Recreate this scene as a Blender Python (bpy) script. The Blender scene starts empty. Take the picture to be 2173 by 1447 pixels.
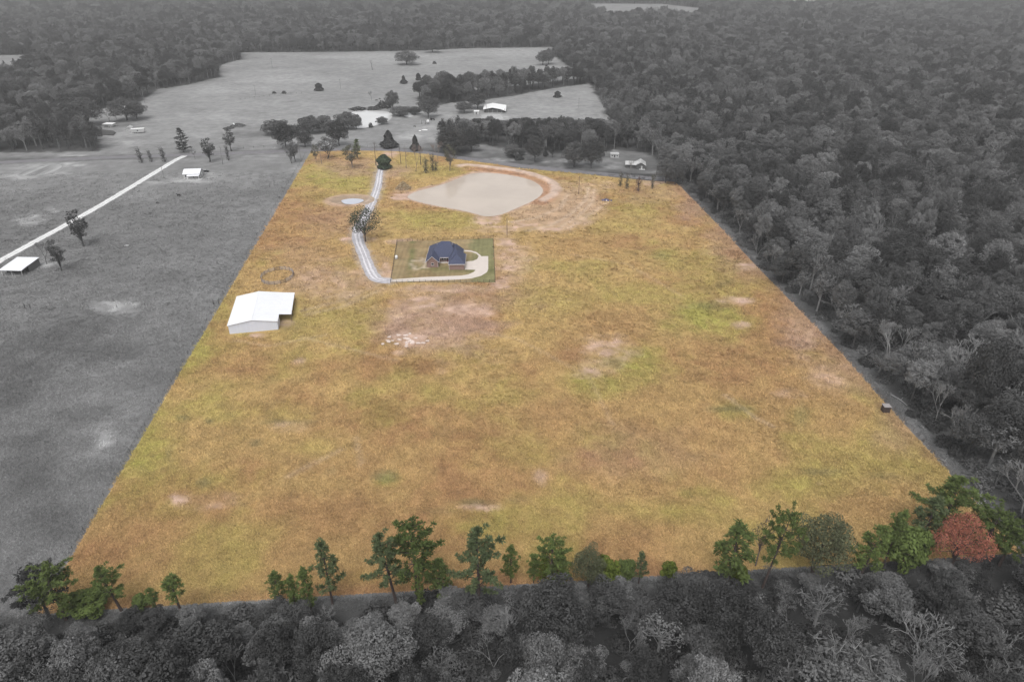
import bpy, math, random
import numpy as np
from mathutils import Vector
from mathutils.geometry import delaunay_2d_cdt

# ------------------------------------------------------------------ camera, sky, sun, exposure
F, TH, H = 1449.0, math.radians(29.5), 121.0          # focal length in photo pixels, pitch down, drone height
CT, ST = math.cos(TH), math.sin(TH)
scene = bpy.context.scene
col = scene.collection
cam_d = bpy.data.cameras.new('camera'); cam = bpy.data.objects.new('camera', cam_d); col.objects.link(cam)
cam_d.sensor_width = 36.0; cam_d.lens = 36.0 * F / 2173.0; cam_d.clip_start = 1.0; cam_d.clip_end = 20000.0
cam.location = (0, 0, H); cam.rotation_euler = (math.pi / 2 - TH, 0, 0)
scene.camera = cam
SUN_EL, SUN_AZ = math.radians(60), math.radians(-168)   # azimuth from +Y towards +X: a veiled sun, behind the drone's left shoulder
world = bpy.data.worlds.new('World'); scene.world = world; world.use_nodes = True
wn = world.node_tree; wn.nodes.clear()
sky = wn.nodes.new('ShaderNodeTexSky'); sky.sky_type = 'NISHITA'; sky.sun_disc = False
sky.sun_elevation = SUN_EL; sky.sun_rotation = SUN_AZ; sky.air_density = 1.0; sky.dust_density = 4.0; sky.ozone_density = 1.0
hs = wn.nodes.new('ShaderNodeHueSaturation'); hs.inputs['Saturation'].default_value = 0.10   # overcast: nearly neutral
bg = wn.nodes.new('ShaderNodeBackground'); bg.inputs['Strength'].default_value = 0.15
wo = wn.nodes.new('ShaderNodeOutputWorld')
wn.links.new(sky.outputs[0], hs.inputs['Color']); wn.links.new(hs.outputs[0], bg.inputs[0]); wn.links.new(bg.outputs[0], wo.inputs[0])
sun_d = bpy.data.lights.new('sun', 'SUN'); sun_d.energy = 1.1; sun_d.angle = math.radians(32); sun_d.color = (1.0, 0.985, 0.96)
sun = bpy.data.objects.new('sun', sun_d); col.objects.link(sun)
sun.rotation_euler = (math.pi / 2 - SUN_EL, 0, math.pi - SUN_AZ)   # light comes from azimuth SUN_AZ
vs = scene.view_settings
vs.view_transform = 'Standard'; vs.look = 'None'; vs.gamma = 1.0; vs.use_curve_mapping = False; vs.exposure = 0.29
scene.cycles.volume_step_rate = 4.0; scene.cycles.volume_max_steps = 64
scene.cycles.volume_bounces = 0; scene.cycles.max_bounces = 6; scene.cycles.diffuse_bounces = 2; scene.cycles.transparent_max_bounces = 4

# ------------------------------------------------------------------ helpers
def P(px, py, z=0.0):
    x = (px - 1086.5) / F; y = -(py - 723.5) / F
    dy = CT + y * ST; dz = -ST + y * CT
    t = (z - H) / dz
    return (x * t, dy * t, z)
def proj(x, y, z=0.0):
    d = y * CT - (z - H) * ST; u = y * ST + (z - H) * CT
    return 1086.5 + F * x / d, 723.5 - F * u / d
def top_z(y, ty):
    r = (723.5 - ty) / F
    return H + y * (r * CT - ST) / (CT + r * ST)
def depth(y, z=0.0): return y * CT - (z - H) * ST
rng = np.random.default_rng(7); R = random.Random(11)
def tag(o, label=None, cat=None, group=None, kind=None):
    if label: o['label'] = label
    if cat: o['category'] = cat
    if group: o['group'] = group
    if kind: o['kind'] = kind
    return o
def empty(name, loc, rz=0.0, label=None, cat=None, group=None):
    o = bpy.data.objects.new(name, None); o.empty_display_size = 0.5; o.location = loc; o.rotation_euler = (0, 0, rz)
    col.objects.link(o); return tag(o, label, cat, group)
def link(name, me, parent=None, loc=None):
    o = bpy.data.objects.new(name, me); col.objects.link(o)
    if parent: o.parent = parent
    if loc is not None: o.location = loc
    return o
def np_mesh(name, V, Fc, mat, n=None, colattr=None, smooth=False):
    V = np.asarray(V, dtype=np.float32); Fc = np.asarray(Fc, dtype=np.int32); k = Fc.shape[1]
    me = bpy.data.meshes.new(name)
    me.vertices.add(len(V)); me.vertices.foreach_set('co', V.ravel())
    me.loops.add(Fc.size); me.loops.foreach_set('vertex_index', Fc.ravel())
    me.polygons.add(len(Fc)); me.polygons.foreach_set('loop_start', np.arange(0, Fc.size, k, dtype=np.int32))
    if smooth: me.polygons.foreach_set('use_smooth', np.ones(len(Fc), dtype=bool))
    if colattr is not None:
        a = me.attributes.new('col', 'FLOAT_COLOR', 'POINT')
        a.data.foreach_set('color', np.hstack([colattr, np.ones((len(V), 1))]).astype(np.float32).ravel())
    me.update(calc_edges=True); me.materials.append(mat)
    return me
class MB:
    def __init__(s): s.v = []; s.f = []
    def poly(s, pts):
        b = len(s.v); s.v += [tuple(p) for p in pts]; s.f.append(tuple(range(b, b + len(pts)))); return s
    def box(s, x0, x1, y0, y1, z0, z1):
        b = len(s.v)
        s.v += [(x0, y0, z0), (x1, y0, z0), (x1, y1, z0), (x0, y1, z0), (x0, y0, z1), (x1, y0, z1), (x1, y1, z1), (x0, y1, z1)]
        s.f += [tuple(b + i for i in q) for q in ((0, 3, 2, 1), (4, 5, 6, 7), (0, 1, 5, 4), (1, 2, 6, 5), (2, 3, 7, 6), (3, 0, 4, 7))]
        return s
    def tube(s, a, b, r0, r1=None, n=6, cap=True):
        a = Vector(a); b = Vector(b); r1 = r0 if r1 is None else r1
        d = (b - a).normalized(); e = d.orthogonal().normalized(); g = d.cross(e); k = len(s.v)
        for c, r in ((a, r0), (b, r1)):
            for i in range(n):
                t = 2 * math.pi * i / n; s.v.append(tuple(c + (e * math.cos(t) + g * math.sin(t)) * r))
        for i in range(n): s.f.append((k + i, k + (i + 1) % n, k + n + (i + 1) % n, k + n + i))
        if cap: s.f.append(tuple(k + i for i in reversed(range(n)))); s.f.append(tuple(k + n + i for i in range(n)))
        return s
    def prism(s, pts, z0, z1):
        n = len(pts); b = len(s.v)
        s.v += [(p[0], p[1], z0) for p in pts] + [(p[0], p[1], z1) for p in pts]
        s.f.append(tuple(range(b + n, b + 2 * n))); s.f.append(tuple(reversed(range(b, b + n))))
        for i in range(n): j = (i + 1) % n; s.f.append((b + i, b + j, b + n + j, b + n + i))
        return s
    def build(s, name, mat, parent=None, loc=None, smooth=False):
        me = bpy.data.meshes.new(name); me.from_pydata(s.v, [], s.f); me.update(); me.materials.append(mat)
        if smooth: me.polygons.foreach_set('use_smooth', [True] * len(me.polygons))
        return link(name, me, parent, loc)

# value noise on the CPU, for patches on the ground and for the woods
_T = rng.random((256, 256))
def vnoise(x, y):
    xi = np.floor(x).astype(int); yi = np.floor(y).astype(int); fx = x - xi; fy = y - yi
    fx = fx * fx * (3 - 2 * fx); fy = fy * fy * (3 - 2 * fy)
    a = _T[xi & 255, yi & 255]; b = _T[(xi + 1) & 255, yi & 255]; c = _T[xi & 255, (yi + 1) & 255]; d = _T[(xi + 1) & 255, (yi + 1) & 255]
    return (a * (1 - fx) + b * fx) * (1 - fy) + (c * (1 - fx) + d * fx) * fy
def fbm(x, y, sc, o=4, seed=0.0):
    x = np.asarray(x, float) / sc + seed * 17.3; y = np.asarray(y, float) / sc + seed * 9.1; s = 0; a = 0.5; n = 0
    for i in range(o): s = s + a * vnoise(x, y); n += a; a *= 0.55; x = x * 2.03 + 3.7; y = y * 2.03 + 1.9
    return s / n
def sstep(a, b, x):
    t = np.clip((np.asarray(x, float) - a) / (b - a), 0, 1); return t * t * (3 - 2 * t)
def inpoly(x, y, poly):
    x = np.asarray(x, float); y = np.asarray(y, float); r = np.zeros(x.shape, bool); n = len(poly)
    for i in range(n):
        x0, y0 = poly[i][:2]; x1, y1 = poly[(i + 1) % n][:2]
        if y0 == y1: continue
        c = ((y0 > y) != (y1 > y)) & (x < (x1 - x0) * (y - y0) / (y1 - y0) + x0); r ^= c
    return r
def segdist(x, y, pts, closed=False):
    x = np.asarray(x, float); y = np.asarray(y, float); d = np.full(x.shape, 1e9); m = len(pts)
    for i in range(m if closed else m - 1):
        x0, y0 = pts[i][:2]; x1, y1 = pts[(i + 1) % m][:2]
        L = (x1 - x0) ** 2 + (y1 - y0) ** 2 + 1e-9
        t = np.clip(((x - x0) * (x1 - x0) + (y - y0) * (y1 - y0)) / L, 0, 1)
        d = np.minimum(d, np.hypot(x - x0 - t * (x1 - x0), y - y0 - t * (y1 - y0)))
    return d
def W(pts): return [P(*p)[:2] for p in pts]
def dens(poly, step, closed=True):
    out = []; m = len(poly)
    for i in range(m if closed else m - 1):
        a = poly[i]; b = poly[(i + 1) % m]; k = max(1, int(math.dist(a[:2], b[:2]) / step))
        out += [(a[0] + (b[0] - a[0]) * j / k, a[1] + (b[1] - a[1]) * j / k) for j in range(k)]
    if not closed: out.append(tuple(poly[-1][:2]))
    return out
def smooth_line(pts, it=2, closed=False):
    for _ in range(it):
        q = []; m = len(pts)
        if not closed: q.append(pts[0])
        for i in range(m if closed else m - 1):
            a = pts[i]; b = pts[(i + 1) % m]
            q.append((.75 * a[0] + .25 * b[0], .75 * a[1] + .25 * b[1])); q.append((.25 * a[0] + .75 * b[0], .25 * a[1] + .75 * b[1]))
        if not closed: q.append(pts[-1])
        pts = q
    return pts

# ------------------------------------------------------------------ materials
def nt(name):
    m = bpy.data.materials.new(name); m.use_nodes = True; t = m.node_tree; t.nodes.clear()
    o = t.nodes.new('ShaderNodeOutputMaterial'); b = t.nodes.new('ShaderNodeBsdfPrincipled'); t.links.new(b.outputs[0], o.inputs[0])
    b.inputs['Specular IOR Level'].default_value = 0.2
    return m, t, b
def mth(t, op, a, b):
    n = t.nodes.new('ShaderNodeMath'); n.operation = op
    for i, v in enumerate((a, b)):
        if hasattr(v, 'links'): t.links.new(v, n.inputs[i])
        else: n.inputs[i].default_value = v
    return n.outputs[0]
def noise_val(t, scale, detail=3.0, stretch=None, rough=0.6):
    tc = t.nodes.new('ShaderNodeTexCoord'); n = t.nodes.new('ShaderNodeTexNoise')
    n.inputs['Scale'].default_value = scale; n.inputs['Detail'].default_value = detail; n.inputs['Roughness'].default_value = rough
    src = tc.outputs['Object']
    if stretch:
        mp = t.nodes.new('ShaderNodeMapping'); mp.inputs['Scale'].default_value = stretch; t.links.new(src, mp.inputs[0]); src = mp.outputs[0]
    t.links.new(src, n.inputs['Vector']); return n.outputs[0]
def maprange(t, v, a, b, c, d):
    n = t.nodes.new('ShaderNodeMapRange'); t.links.new(v, n.inputs[0])
    for i, q in enumerate((a, b, c, d)): n.inputs[i + 1].default_value = q
    return n.outputs[0]
def scale_col(t, colr, fac):
    n = t.nodes.new('ShaderNodeVectorMath'); n.operation = 'SCALE'
    if hasattr(colr, 'links'): t.links.new(colr, n.inputs[0])
    else: n.inputs[0].default_value = colr[:3]
    t.links.new(fac, n.inputs['Scale']); return n.outputs[0]
def mat(name, c, rough=0.8, amp=0.25, sc=0.6, detail=4, spec=0.2, metal=0.0, bump=0.0, stretch=None):
    m, t, b = nt(name); nv = noise_val(t, sc, detail, stretch)
    t.links.new(scale_col(t, c, maprange(t, nv, 0.25, 0.75, 1 - amp, 1 + amp)), b.inputs['Base Color'])
    b.inputs['Roughness'].default_value = rough; b.inputs['Specular IOR Level'].default_value = spec; b.inputs['Metallic'].default_value = metal
    if bump:
        bp = t.nodes.new('ShaderNodeBump'); bp.inputs['Strength'].default_value = 1.0; bp.inputs['Distance'].default_value = bump
        t.links.new(nv, bp.inputs['Height']); t.links.new(bp.outputs[0], b.inputs['Normal'])
    return m
def turf_mat(name, amp=0.35):
    # base colour from the patches computed per vertex, broken by fibrous grass-scale noise
    m, t, b = nt(name); a = t.nodes.new('ShaderNodeAttribute'); a.attribute_name = 'col'
    n1 = noise_val(t, 2.3, 6, (1.0, 1.5, 1.0), 0.72); n2 = noise_val(t, 0.16, 4, None, 0.65)
    f1 = maprange(t, n1, 0.3, 0.7, 1 - amp, 1 + amp); f2 = maprange(t, n2, 0.3, 0.7, 0.80, 1.20)
    t.links.new(scale_col(t, a.outputs['Color'], mth(t, 'MULTIPLY', f1, f2)), b.inputs['Base Color'])
    b.inputs['Roughness'].default_value = 0.95; b.inputs['Specular IOR Level'].default_value = 0.05
    bp = t.nodes.new('ShaderNodeBump'); bp.inputs['Strength'].default_value = 1.0; bp.inputs['Distance'].default_value = 0.10
    t.links.new(n1, bp.inputs['Height']); t.links.new(bp.outputs[0], b.inputs['Normal'])
    return m
def attr_mat(name, trans=0.0):
    m, t, b = nt(name); a = t.nodes.new('ShaderNodeAttribute'); a.attribute_name = 'col'
    t.links.new(a.outputs['Color'], b.inputs['Base Color']); b.inputs['Roughness'].default_value = 0.9; b.inputs['Specular IOR Level'].default_value = 0.05
    return m
def leaf_mat(name, lo, hi, sc=0.5, amp=0.3, trans=0.0):
    # each tree its own tone between lo and hi, with lighter and darker sprays in the crown
    m, t, b = nt(name); oi = t.nodes.new('ShaderNodeObjectInfo')
    mx = t.nodes.new('ShaderNodeMix'); mx.data_type = 'RGBA'; t.links.new(mth(t, 'POWER', oi.outputs['Random'], 1.7), mx.inputs[0])
    mx.inputs[6].default_value = (*lo, 1); mx.inputs[7].default_value = (*hi, 1)
    nv = noise_val(t, sc, 3)
    t.links.new(scale_col(t, mx.outputs[2], maprange(t, nv, 0.3, 0.7, 1 - amp, 1 + amp)), b.inputs['Base Color'])
    b.inputs['Roughness'].default_value = 0.75; b.inputs['Specular IOR Level'].default_value = 0.08
    if trans:
        tb = t.nodes.new('ShaderNodeBsdfTranslucent'); ms = t.nodes.new('ShaderNodeMixShader'); ms.inputs[0].default_value = trans
        t.links.new(b.inputs['Base Color'].links[0].from_socket, tb.inputs['Color']); t.links.new(b.outputs[0], ms.inputs[1]); t.links.new(tb.outputs[0], ms.inputs[2])
        t.links.new(ms.outputs[0], [n for n in t.nodes if n.type == 'OUTPUT_MATERIAL'][0].inputs[0])
    return m
def g3(v): return (v, v, v)
M = {}
M['meadow'] = turf_mat('meadow_turf', 0.26); M['pasture'] = turf_mat('pasture_turf', 0.22)
M['blade'] = attr_mat('dry_grass_blades')
M['ground'] = mat('far_ground', g3(0.06), 0.95, 0.35, 0.02)
M['asphalt'] = mat('asphalt', (0.175, 0.17, 0.18), 0.9, 0.18, 0.25, 5)
M['pale_gravel'] = mat('pale_gravel', g3(0.55), 0.95, 0.25, 0.5, 5)
M['gravel'] = mat('grey_gravel', (0.40, 0.385, 0.41), 0.95, 0.28, 0.55, 5)
M['rubble'] = mat('pale_rubble', (0.62, 0.52, 0.47), 0.95, 0.2, 1.0); M['track'] = mat('pale_wheel_track', (0.60, 0.585, 0.61), 0.95, 0.25, 0.7, 5); M['pale_track'] = mat('white_wheel_track', g3(0.72), 0.95, 0.2, 0.7, 5)
M['concrete'] = mat('concrete', (0.58, 0.52, 0.475), 0.85, 0.07, 0.35, 5)
M['dirt_pad'] = mat('pale_dirt', g3(0.38), 0.95, 0.25, 0.3, 5)
M['far_grass'] = mat('far_field_grass', g3(0.20), 0.95, 0.3, 0.03, 4)
M['lawn'] = turf_mat('mown_lawn', 0.18)
M['white_metal'] = mat('white_roof_metal', (0.73, 0.74, 0.77), 0.45, 0.03, 0.3, 3, 0.3)
M['white_wall'] = mat('white_sheet_wall', (0.62, 0.65, 0.735), 0.55, 0.05, 0.5, 3, 0.3, stretch=(6, 6, 0.3))
M['white'] = mat('white_paint', g3(0.78), 0.5, 0.04, 0.8)
M['greywhite'] = mat('weathered_white', g3(0.45), 0.7, 0.2, 0.8)
M['old_roof'] = mat('weathered_sheet_roof', g3(0.42), 0.6, 0.25, 0.35, 5)
M['dark'] = mat('dark_void', g3(0.03), 0.9, 0.3, 1.0)
M['darkwall'] = mat('dark_board_wall', g3(0.10), 0.9, 0.3, 0.8)
M['midwall'] = mat('grey_sheet_wall', g3(0.13), 0.7, 0.1, 0.8, stretch=(5, 5, 0.4))
M['shingle'] = mat('slate_blue_shingles', (0.062, 0.070, 0.115), 0.9, 0.25, 2.2, 6)
M['brick'] = mat('brown_brick', (0.25, 0.165, 0.145), 0.9, 0.35, 2.5, 6, stretch=(1, 1, 3))
M['trim'] = mat('pale_trim', (0.66, 0.62, 0.62), 0.6, 0.05, 1.0)
M['glass'] = mat('dark_window_glass', (0.02, 0.022, 0.03), 0.08, 0.1, 1.0, spec=0.5)
M['red'] = mat('dark_red_paint', (0.20, 0.02, 0.025), 0.6, 0.15, 1.0)
M['fence'] = mat('dark_fence_pipe', (0.055, 0.05, 0.05), 0.7, 0.2, 2.0)
M['wood'] = mat('weathered_wood', (0.13, 0.105, 0.095), 0.9, 0.3, 1.5)
M['gwood'] = mat('weathered_grey_wood', g3(0.085), 0.9, 0.3, 1.5)
M['pole'] = mat('pole_wood', g3(0.20), 0.9, 0.2, 1.5)
M['panel'] = mat('galvanised_pen_panel', (0.36, 0.34, 0.36), 0.5, 0.15, 2.0, metal=0.2)
M['blindwall'] = mat('dark_brown_board', (0.075, 0.055, 0.048), 0.85, 0.25, 2.0, stretch=(8, 8, 1))
M['blindroof'] = mat('pale_blind_roof', (0.30, 0.275, 0.275), 0.7, 0.12, 1.5)
M['bark'] = mat('grey_bark', g3(0.075), 0.95, 0.3, 1.2)
M['paletwig'] = mat('pale_bare_wood', g3(0.205), 0.95, 0.3, 0.8)
M['bark_b'] = mat('brown_bark', (0.085, 0.065, 0.06), 0.95, 0.3, 1.2)
M['bark_p'] = mat('pale_brown_bark', (0.20, 0.165, 0.155), 0.95, 0.3, 1.2)
M['leaf'] = leaf_mat('grey_foliage', g3(0.046), g3(0.19)); M['needle'] = leaf_mat('grey_needles', g3(0.042), g3(0.095))
M['dark_leaf'] = leaf_mat('dark_grey_foliage', g3(0.045), g3(0.070)); M['mid_leaf'] = leaf_mat('mid_grey_foliage', g3(0.085), g3(0.13))
M['g_pine'] = leaf_mat('green_needles', (0.130, 0.170, 0.058), (0.160, 0.212, 0.066), 0.5, 0.35, .35)
M['g_pine2'] = leaf_mat('blue_green_needles', (0.125, 0.158, 0.080), (0.145, 0.180, 0.088), 0.5, 0.3, .35)
M['g_dark'] = leaf_mat('deep_green_needles', (0.095, 0.128, 0.042), (0.110, 0.145, 0.046), 0.5, 0.35, .3)
M['g_yel'] = leaf_mat('yellow_green_leaves', (0.130, 0.165, 0.035), (0.150, 0.190, 0.04), 0.5, 0.35, .35)
M['g_olive'] = leaf_mat('olive_grey_leaves', (0.125, 0.135, 0.078), (0.140, 0.150, 0.085), 0.5, 0.25, .3)
M['g_tan'] = leaf_mat('tan_sparse_leaves', (0.20, 0.165, 0.09), (0.24, 0.19, 0.11), 0.5, 0.3)
M['g_red'] = leaf_mat('rust_red_leaves', (0.385, 0.15, 0.105), (0.42, 0.165, 0.115), 0.5, 0.3, .3)
M['g_road'] = leaf_mat('dull_green_leaves', (0.085, 0.088, 0.062), (0.105, 0.105, 0.075), 0.5, 0.3)
M['g_bush'] = leaf_mat('dark_green_bush', (0.050, 0.066, 0.042), (0.060, 0.078, 0.048), 0.6, 0.35)
M['g_purple'] = leaf_mat('purple_brown_ivy', (0.10, 0.062, 0.062), (0.12, 0.075, 0.072), 0.5, 0.3)
M['coat'] = mat('dark_coat', g3(0.018), 0.8, 0.3, 2.0)
M['carpaint'] = mat('dark_car_paint', g3(0.04), 0.3, 0.1, 1.0, spec=0.5)
M['tyre'] = mat('tyre_rubber', g3(0.02), 0.9, 0.1, 1.0)
M['tarp'] = mat('violet_blue_tarp', (0.10, 0.095, 0.17), 0.7, 0.4, 1.2)
M['brush'] = mat('dry_brush', (0.33, 0.26, 0.165), 0.95, 0.4, 1.0)
def water(name, c, rough, spec=0.5):
    m, t, b = nt(name); nv = noise_val(t, 0.05, 3)
    t.links.new(scale_col(t, c, maprange(t, nv, 0.3, 0.7, 0.93, 1.06)), b.inputs['Base Color'])
    b.inputs['Roughness'].default_value = rough; b.inputs['Specular IOR Level'].default_value = spec
    n2 = noise_val(t, 1.3, 2); bp = t.nodes.new('ShaderNodeBump'); bp.inputs['Strength'].default_value = 0.15; bp.inputs['Distance'].default_value = 0.03
    t.links.new(n2, bp.inputs['Height']); t.links.new(bp.outputs[0], b.inputs['Normal']); return m
M['mudwater'] = water('silty_pond_water', (0.50, 0.425, 0.36), 0.12)
M['palewater'] = water('pale_puddle_water', (0.50, 0.52, 0.58), 0.10)
M['farwater'] = water('sky_toned_pond_water', g3(0.62), 0.06)  # near-white base colour stands in for the reflected sky

# ------------------------------------------------------------------ outlines on the ground
PROP = W([(660, 322), (760, 320), (840, 321), (920, 328), (960, 337), (1000, 342), (1060, 350), (1100, 357), (1200, 366), (1300, 376),
          (1380, 384), (1432, 386), (1448, 400), (1528, 482), (1615, 575), (1688, 649), (1781, 745), (1875, 852), (1978, 963), (2021, 1011),
          (2135, 1137), (2170, 1174), (2110, 1176), (1990, 1184), (1480, 1215), (980, 1247), (480, 1276), (80, 1302)])
POND = smooth_line(W([(800 + a / 4.724, 340 + b / 4.724) for a, b in [(285, 360), (380, 310), (560, 265), (700, 225), (860, 155), (950, 125), (1100, 120),
          (1300, 138), (1480, 173), (1590, 213), (1655, 265), (1670, 305), (1645, 355), (1560, 410), (1430, 465), (1290, 528), (1190, 556), (1070, 562),
          (990, 535), (850, 500), (700, 475), (480, 432), (340, 395)]]), 2, True)
CREST = W([(800 + a / 4.724, 340 + b / 4.724) for a, b in [(830, 60), (900, 52), (1000, 60), (1200, 82), (1400, 108), (1560, 143), (1690, 190), (1775, 240), (1800, 290), (1770, 345), (1680, 400)]])
SPOND = P(747.4, 425.9); SRIM = P(741, 425)
YARD = W([(829, 600), (843, 513), (1046.5, 506), (1051, 599.5)])
GDRIVE = W([(812, 346), (810, 352), (806, 368), (804, 385), (799, 406), (791, 426), (783, 443), (766, 475), (757, 490), (760, 513), (771, 537), (781, 565), (791, 585), (803, 595), (830, 596)])
GDRIVE = smooth_line(GDRIVE, 2)
LDRIVE = smooth_line(W([(-70, 595), (0, 553), (100, 499), (200, 444), (300, 384), (362, 346), (378, 337), (392, 331)]), 2)
ROAD = smooth_line(W([(-500, 366), (-100, 349), (0, 345), (180, 336), (400, 329), (560, 323), (700, 317), (820, 317), (900, 323), (960, 333), (1078, 349), (1216, 364.5), (1308, 372.5), (1400, 380), (1480, 388), (1620, 397)]), 2)
def terrain(x, y):
    x = np.asarray(x, float); y = np.asarray(y, float)
    d = segdist(x, y, POND, True); sd = np.where(inpoly(x, y, POND), -d, d)
    h = -1.3 * sstep(1.2, -3.5, sd)
    h = h + 1.1 * np.exp(-(segdist(x, y, CREST) / 2.6) ** 2) * sstep(1.0, 3.0, sd)
    e = np.hypot((x - SPOND[0]) / 7.0, (y - SPOND[1]) / 6.0); e2 = np.hypot((x - SRIM[0]) / 11.5, (y - SRIM[1]) / 9.5)
    h = h - 0.9 * sstep(1.15, 0.7, e) + 0.45 * np.exp(-((e2 - 1) / 0.14) ** 2)
    return h

# ------------------------------------------------------------------ colours of the ground
def blob(x, y, lst, seed, soft=0.45):
    # patches listed in photo pixels (centre, half sizes, strength) laid on the ground with ragged edges
    px, py = proj(x, y); n = fbm(x, y, 7.0, 4, seed) - 0.5; r = np.zeros(x.shape)
    for cx, cy, rx, ry, s in lst:
        e = np.hypot((px - cx) / rx, (py - cy) / ry) + n * 1.5
        r = np.maximum(r, s * sstep(1 + soft, 1 - soft, e))
    return r
BARE = [(865, 720, 36, 18, .9), (900, 642, 52, 17, .8), (985, 656, 55, 17, .75), (920, 715, 70, 26, .3), (840, 675, 26, 20, .45), (1285, 740, 54, 24, .75), (1250, 792, 26, 11, .65), (1270, 770, 45, 22, .3),
        (387, 1057, 21, 11, 1.0), (460, 1072, 17, 9, .95), (440, 1064, 60, 18, .3), (1020, 1075, 32, 8, .6), (1560, 638, 34, 8, .8), (1590, 566, 24, 9, .8), (1575, 690, 16, 7, .7), (1741, 1025, 5, 4, 1.0),
        (1085, 545, 34, 44, .55), (1075, 517, 24, 12, .9), (1085, 568, 24, 10, .7), (1060, 603, 20, 8, .8), (940, 612, 110, 8, .45), (820, 575, 10, 26, .75), (738, 511, 14, 7, .8), (770, 508, 30, 6, .5), (870, 513, 45, 5, .7), (605, 686, 17, 9, .8), (545, 712, 18, 4, .8),
        (700, 600, 80, 38, .35), (735, 610, 40, 25, .35), (850, 750, 16, 7, .45), (638, 768, 13, 11, .4), (936, 787, 10, 7, .45), (1146, 1012, 13, 16, .45), (1680, 835, 30, 9, .35),
        (1035, 468, 30, 9, 1.0), (1150, 478, 70, 12, .85), (1230, 440, 40, 30, .55), (1180, 455, 70, 14, .5), (1200, 420, 40, 25, .45), (1060, 485, 55, 8, .6), (1215, 470, 40, 9, .8), (850, 418, 18, 8, .9), (855, 405, 18, 9, .55), (1260, 395, 40, 14, .4), (1395, 386, 30, 7, .7), (829, 327, 15, 8, .8), (1110, 352, 30, 6, .4), (1760, 800, 40, 22, .4), (1710, 720, 30, 40, .3), (800, 1080, 30, 9, .0), (610, 905, 45, 12, .3)]
PINK = [(925, 690, 125, 56, 1.0), (1000, 640, 120, 26, .5), (752, 356, 62, 18, .7), (830, 366, 40, 14, .8), (690, 340, 40, 10, .4), (1085, 575, 60, 40, .4), (950, 620, 150, 14, .5), (640, 540, 60, 30, .3), (720, 470, 70, 35, .35), (1590, 560, 60, 30, .4), (1700, 690, 45, 60, .6), (1790, 790, 60, 50, .5), (1480, 440, 45, 30, .7), (1540, 510, 40, 35, .5), (1900, 910, 40, 50, .4), (1400, 410, 70, 22, .4), (790, 560, 40, 30, .4), (700, 600, 100, 50, .3), (1350, 960, 130, 50, .25), (1050, 560, 40, 60, .3)]
RUST = [(1150, 960, 520, 150, .42), (720, 1120, 330, 110, .35), (1600, 860, 260, 140, .35), (640, 520, 110, 110, .35), (800, 890, 120, 55, .8), (690, 1090, 170, 50, .55), (880, 1140, 120, 26, .5), (1270, 960, 120, 40, .8), (1560, 770, 190, 55, .7), (1310, 690, 90, 40, .5), (1650, 820, 120, 50, .45), (640, 850, 60, 30, .6), (760, 1000, 60, 40, .4), (600, 500, 45, 60, .55), (690, 470, 60, 40, .55), (720, 560, 50, 30, .4), (880, 440, 70, 16, .5), (1000, 880, 120, 40, .4), (1490, 900, 150, 40, .4), (1230, 520, 100, 40, .35), (1500, 1000, 60, 30, .5), (1140, 1090, 80, 25, .35), (560, 880, 60, 30, .4), (470, 700, 30, 50, .5), (1420, 600, 80, 30, .4), (300, 1200, 160, 30, .3), (1350, 1120, 120, 25, .4), (1850, 1080, 120, 40, .35), (1700, 960, 130, 30, .35)]
GREEN = [(310, 960, 60, 80, .75), (330, 900, 40, 60, .6), (400, 730, 55, 60, .8), (460, 660, 30, 40, .5), (430, 1020, 80, 30, .4), (600, 880, 90, 25, .3), (650, 690, 60, 40, .4), (760, 690, 60, 50, .45), (1500, 668, 75, 34, 1.0), (1560, 690, 40, 25, .6), (1350, 775, 60, 34, .8), (1270, 810, 70, 26, .7), (1290, 760, 40, 20, .3), (820, 1018, 24, 14, 1.0), (1060, 1110, 110, 40, .55), (950, 470, 110, 16, .6), (880, 458, 60, 12, .5), (690, 375, 55, 22, .7), (740, 385, 60, 22, .7), (690, 420, 50, 12, .4), (860, 360, 50, 14, .4), (1700, 1030, 80, 28, .6), (1860, 990, 60, 22, .5), (1440, 1085, 110, 26, .45), (1460, 1045, 40, 12, .6), (1110, 955, 110, 36, .35), (1560, 870, 40, 16, .6), (1700, 890, 30, 20, .4), (1600, 600, 60, 20, .3), (1450, 560, 60, 20, .4), (1410, 540, 30, 12, .6), (1150, 640, 100, 26, .35), (1480, 590, 60, 12, .4), (760, 1230, 120, 14, .2), (1350, 440, 80, 26, .35), (1300, 480, 90, 18, .3), (660, 950, 60, 20, .3)]
TRAILS = [(W(q), w_, k_) for q, w_, k_ in [([(1250, 398), (1243, 425), (1215, 452), (1170, 478), (1120, 490)], 1.3, .7), ([(1262, 402), (1256, 430), (1228, 458), (1185, 485)], 1.2, .6), ([(1205, 412), (1190, 440), (1140, 462), (1080, 472)], 1.2, .6), ([(1290, 430), (1240, 462), (1205, 485)], 1.3, .5),
    ([(610, 1012), (660, 986), (725, 955)], .9, .3), ([(757, 930), (766, 985)], .8, .25), ([(640, 716), (760, 745), (840, 765)], .9, .25), ([(500, 722), (570, 735), (690, 712)], .9, .25), ([(640, 660), (720, 640), (800, 606)], 1.2, .35), ([(650, 668), (730, 650), (815, 612)], 1.2, .3), ([(1000, 700), (1100, 720), (1250, 800), (1300, 900)], .8, .2), ([(1540, 840), (1600, 885), (1640, 905)], .8, .4), ([(1210, 540), (1330, 560), (1450, 630)], .8, .2)]]
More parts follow.
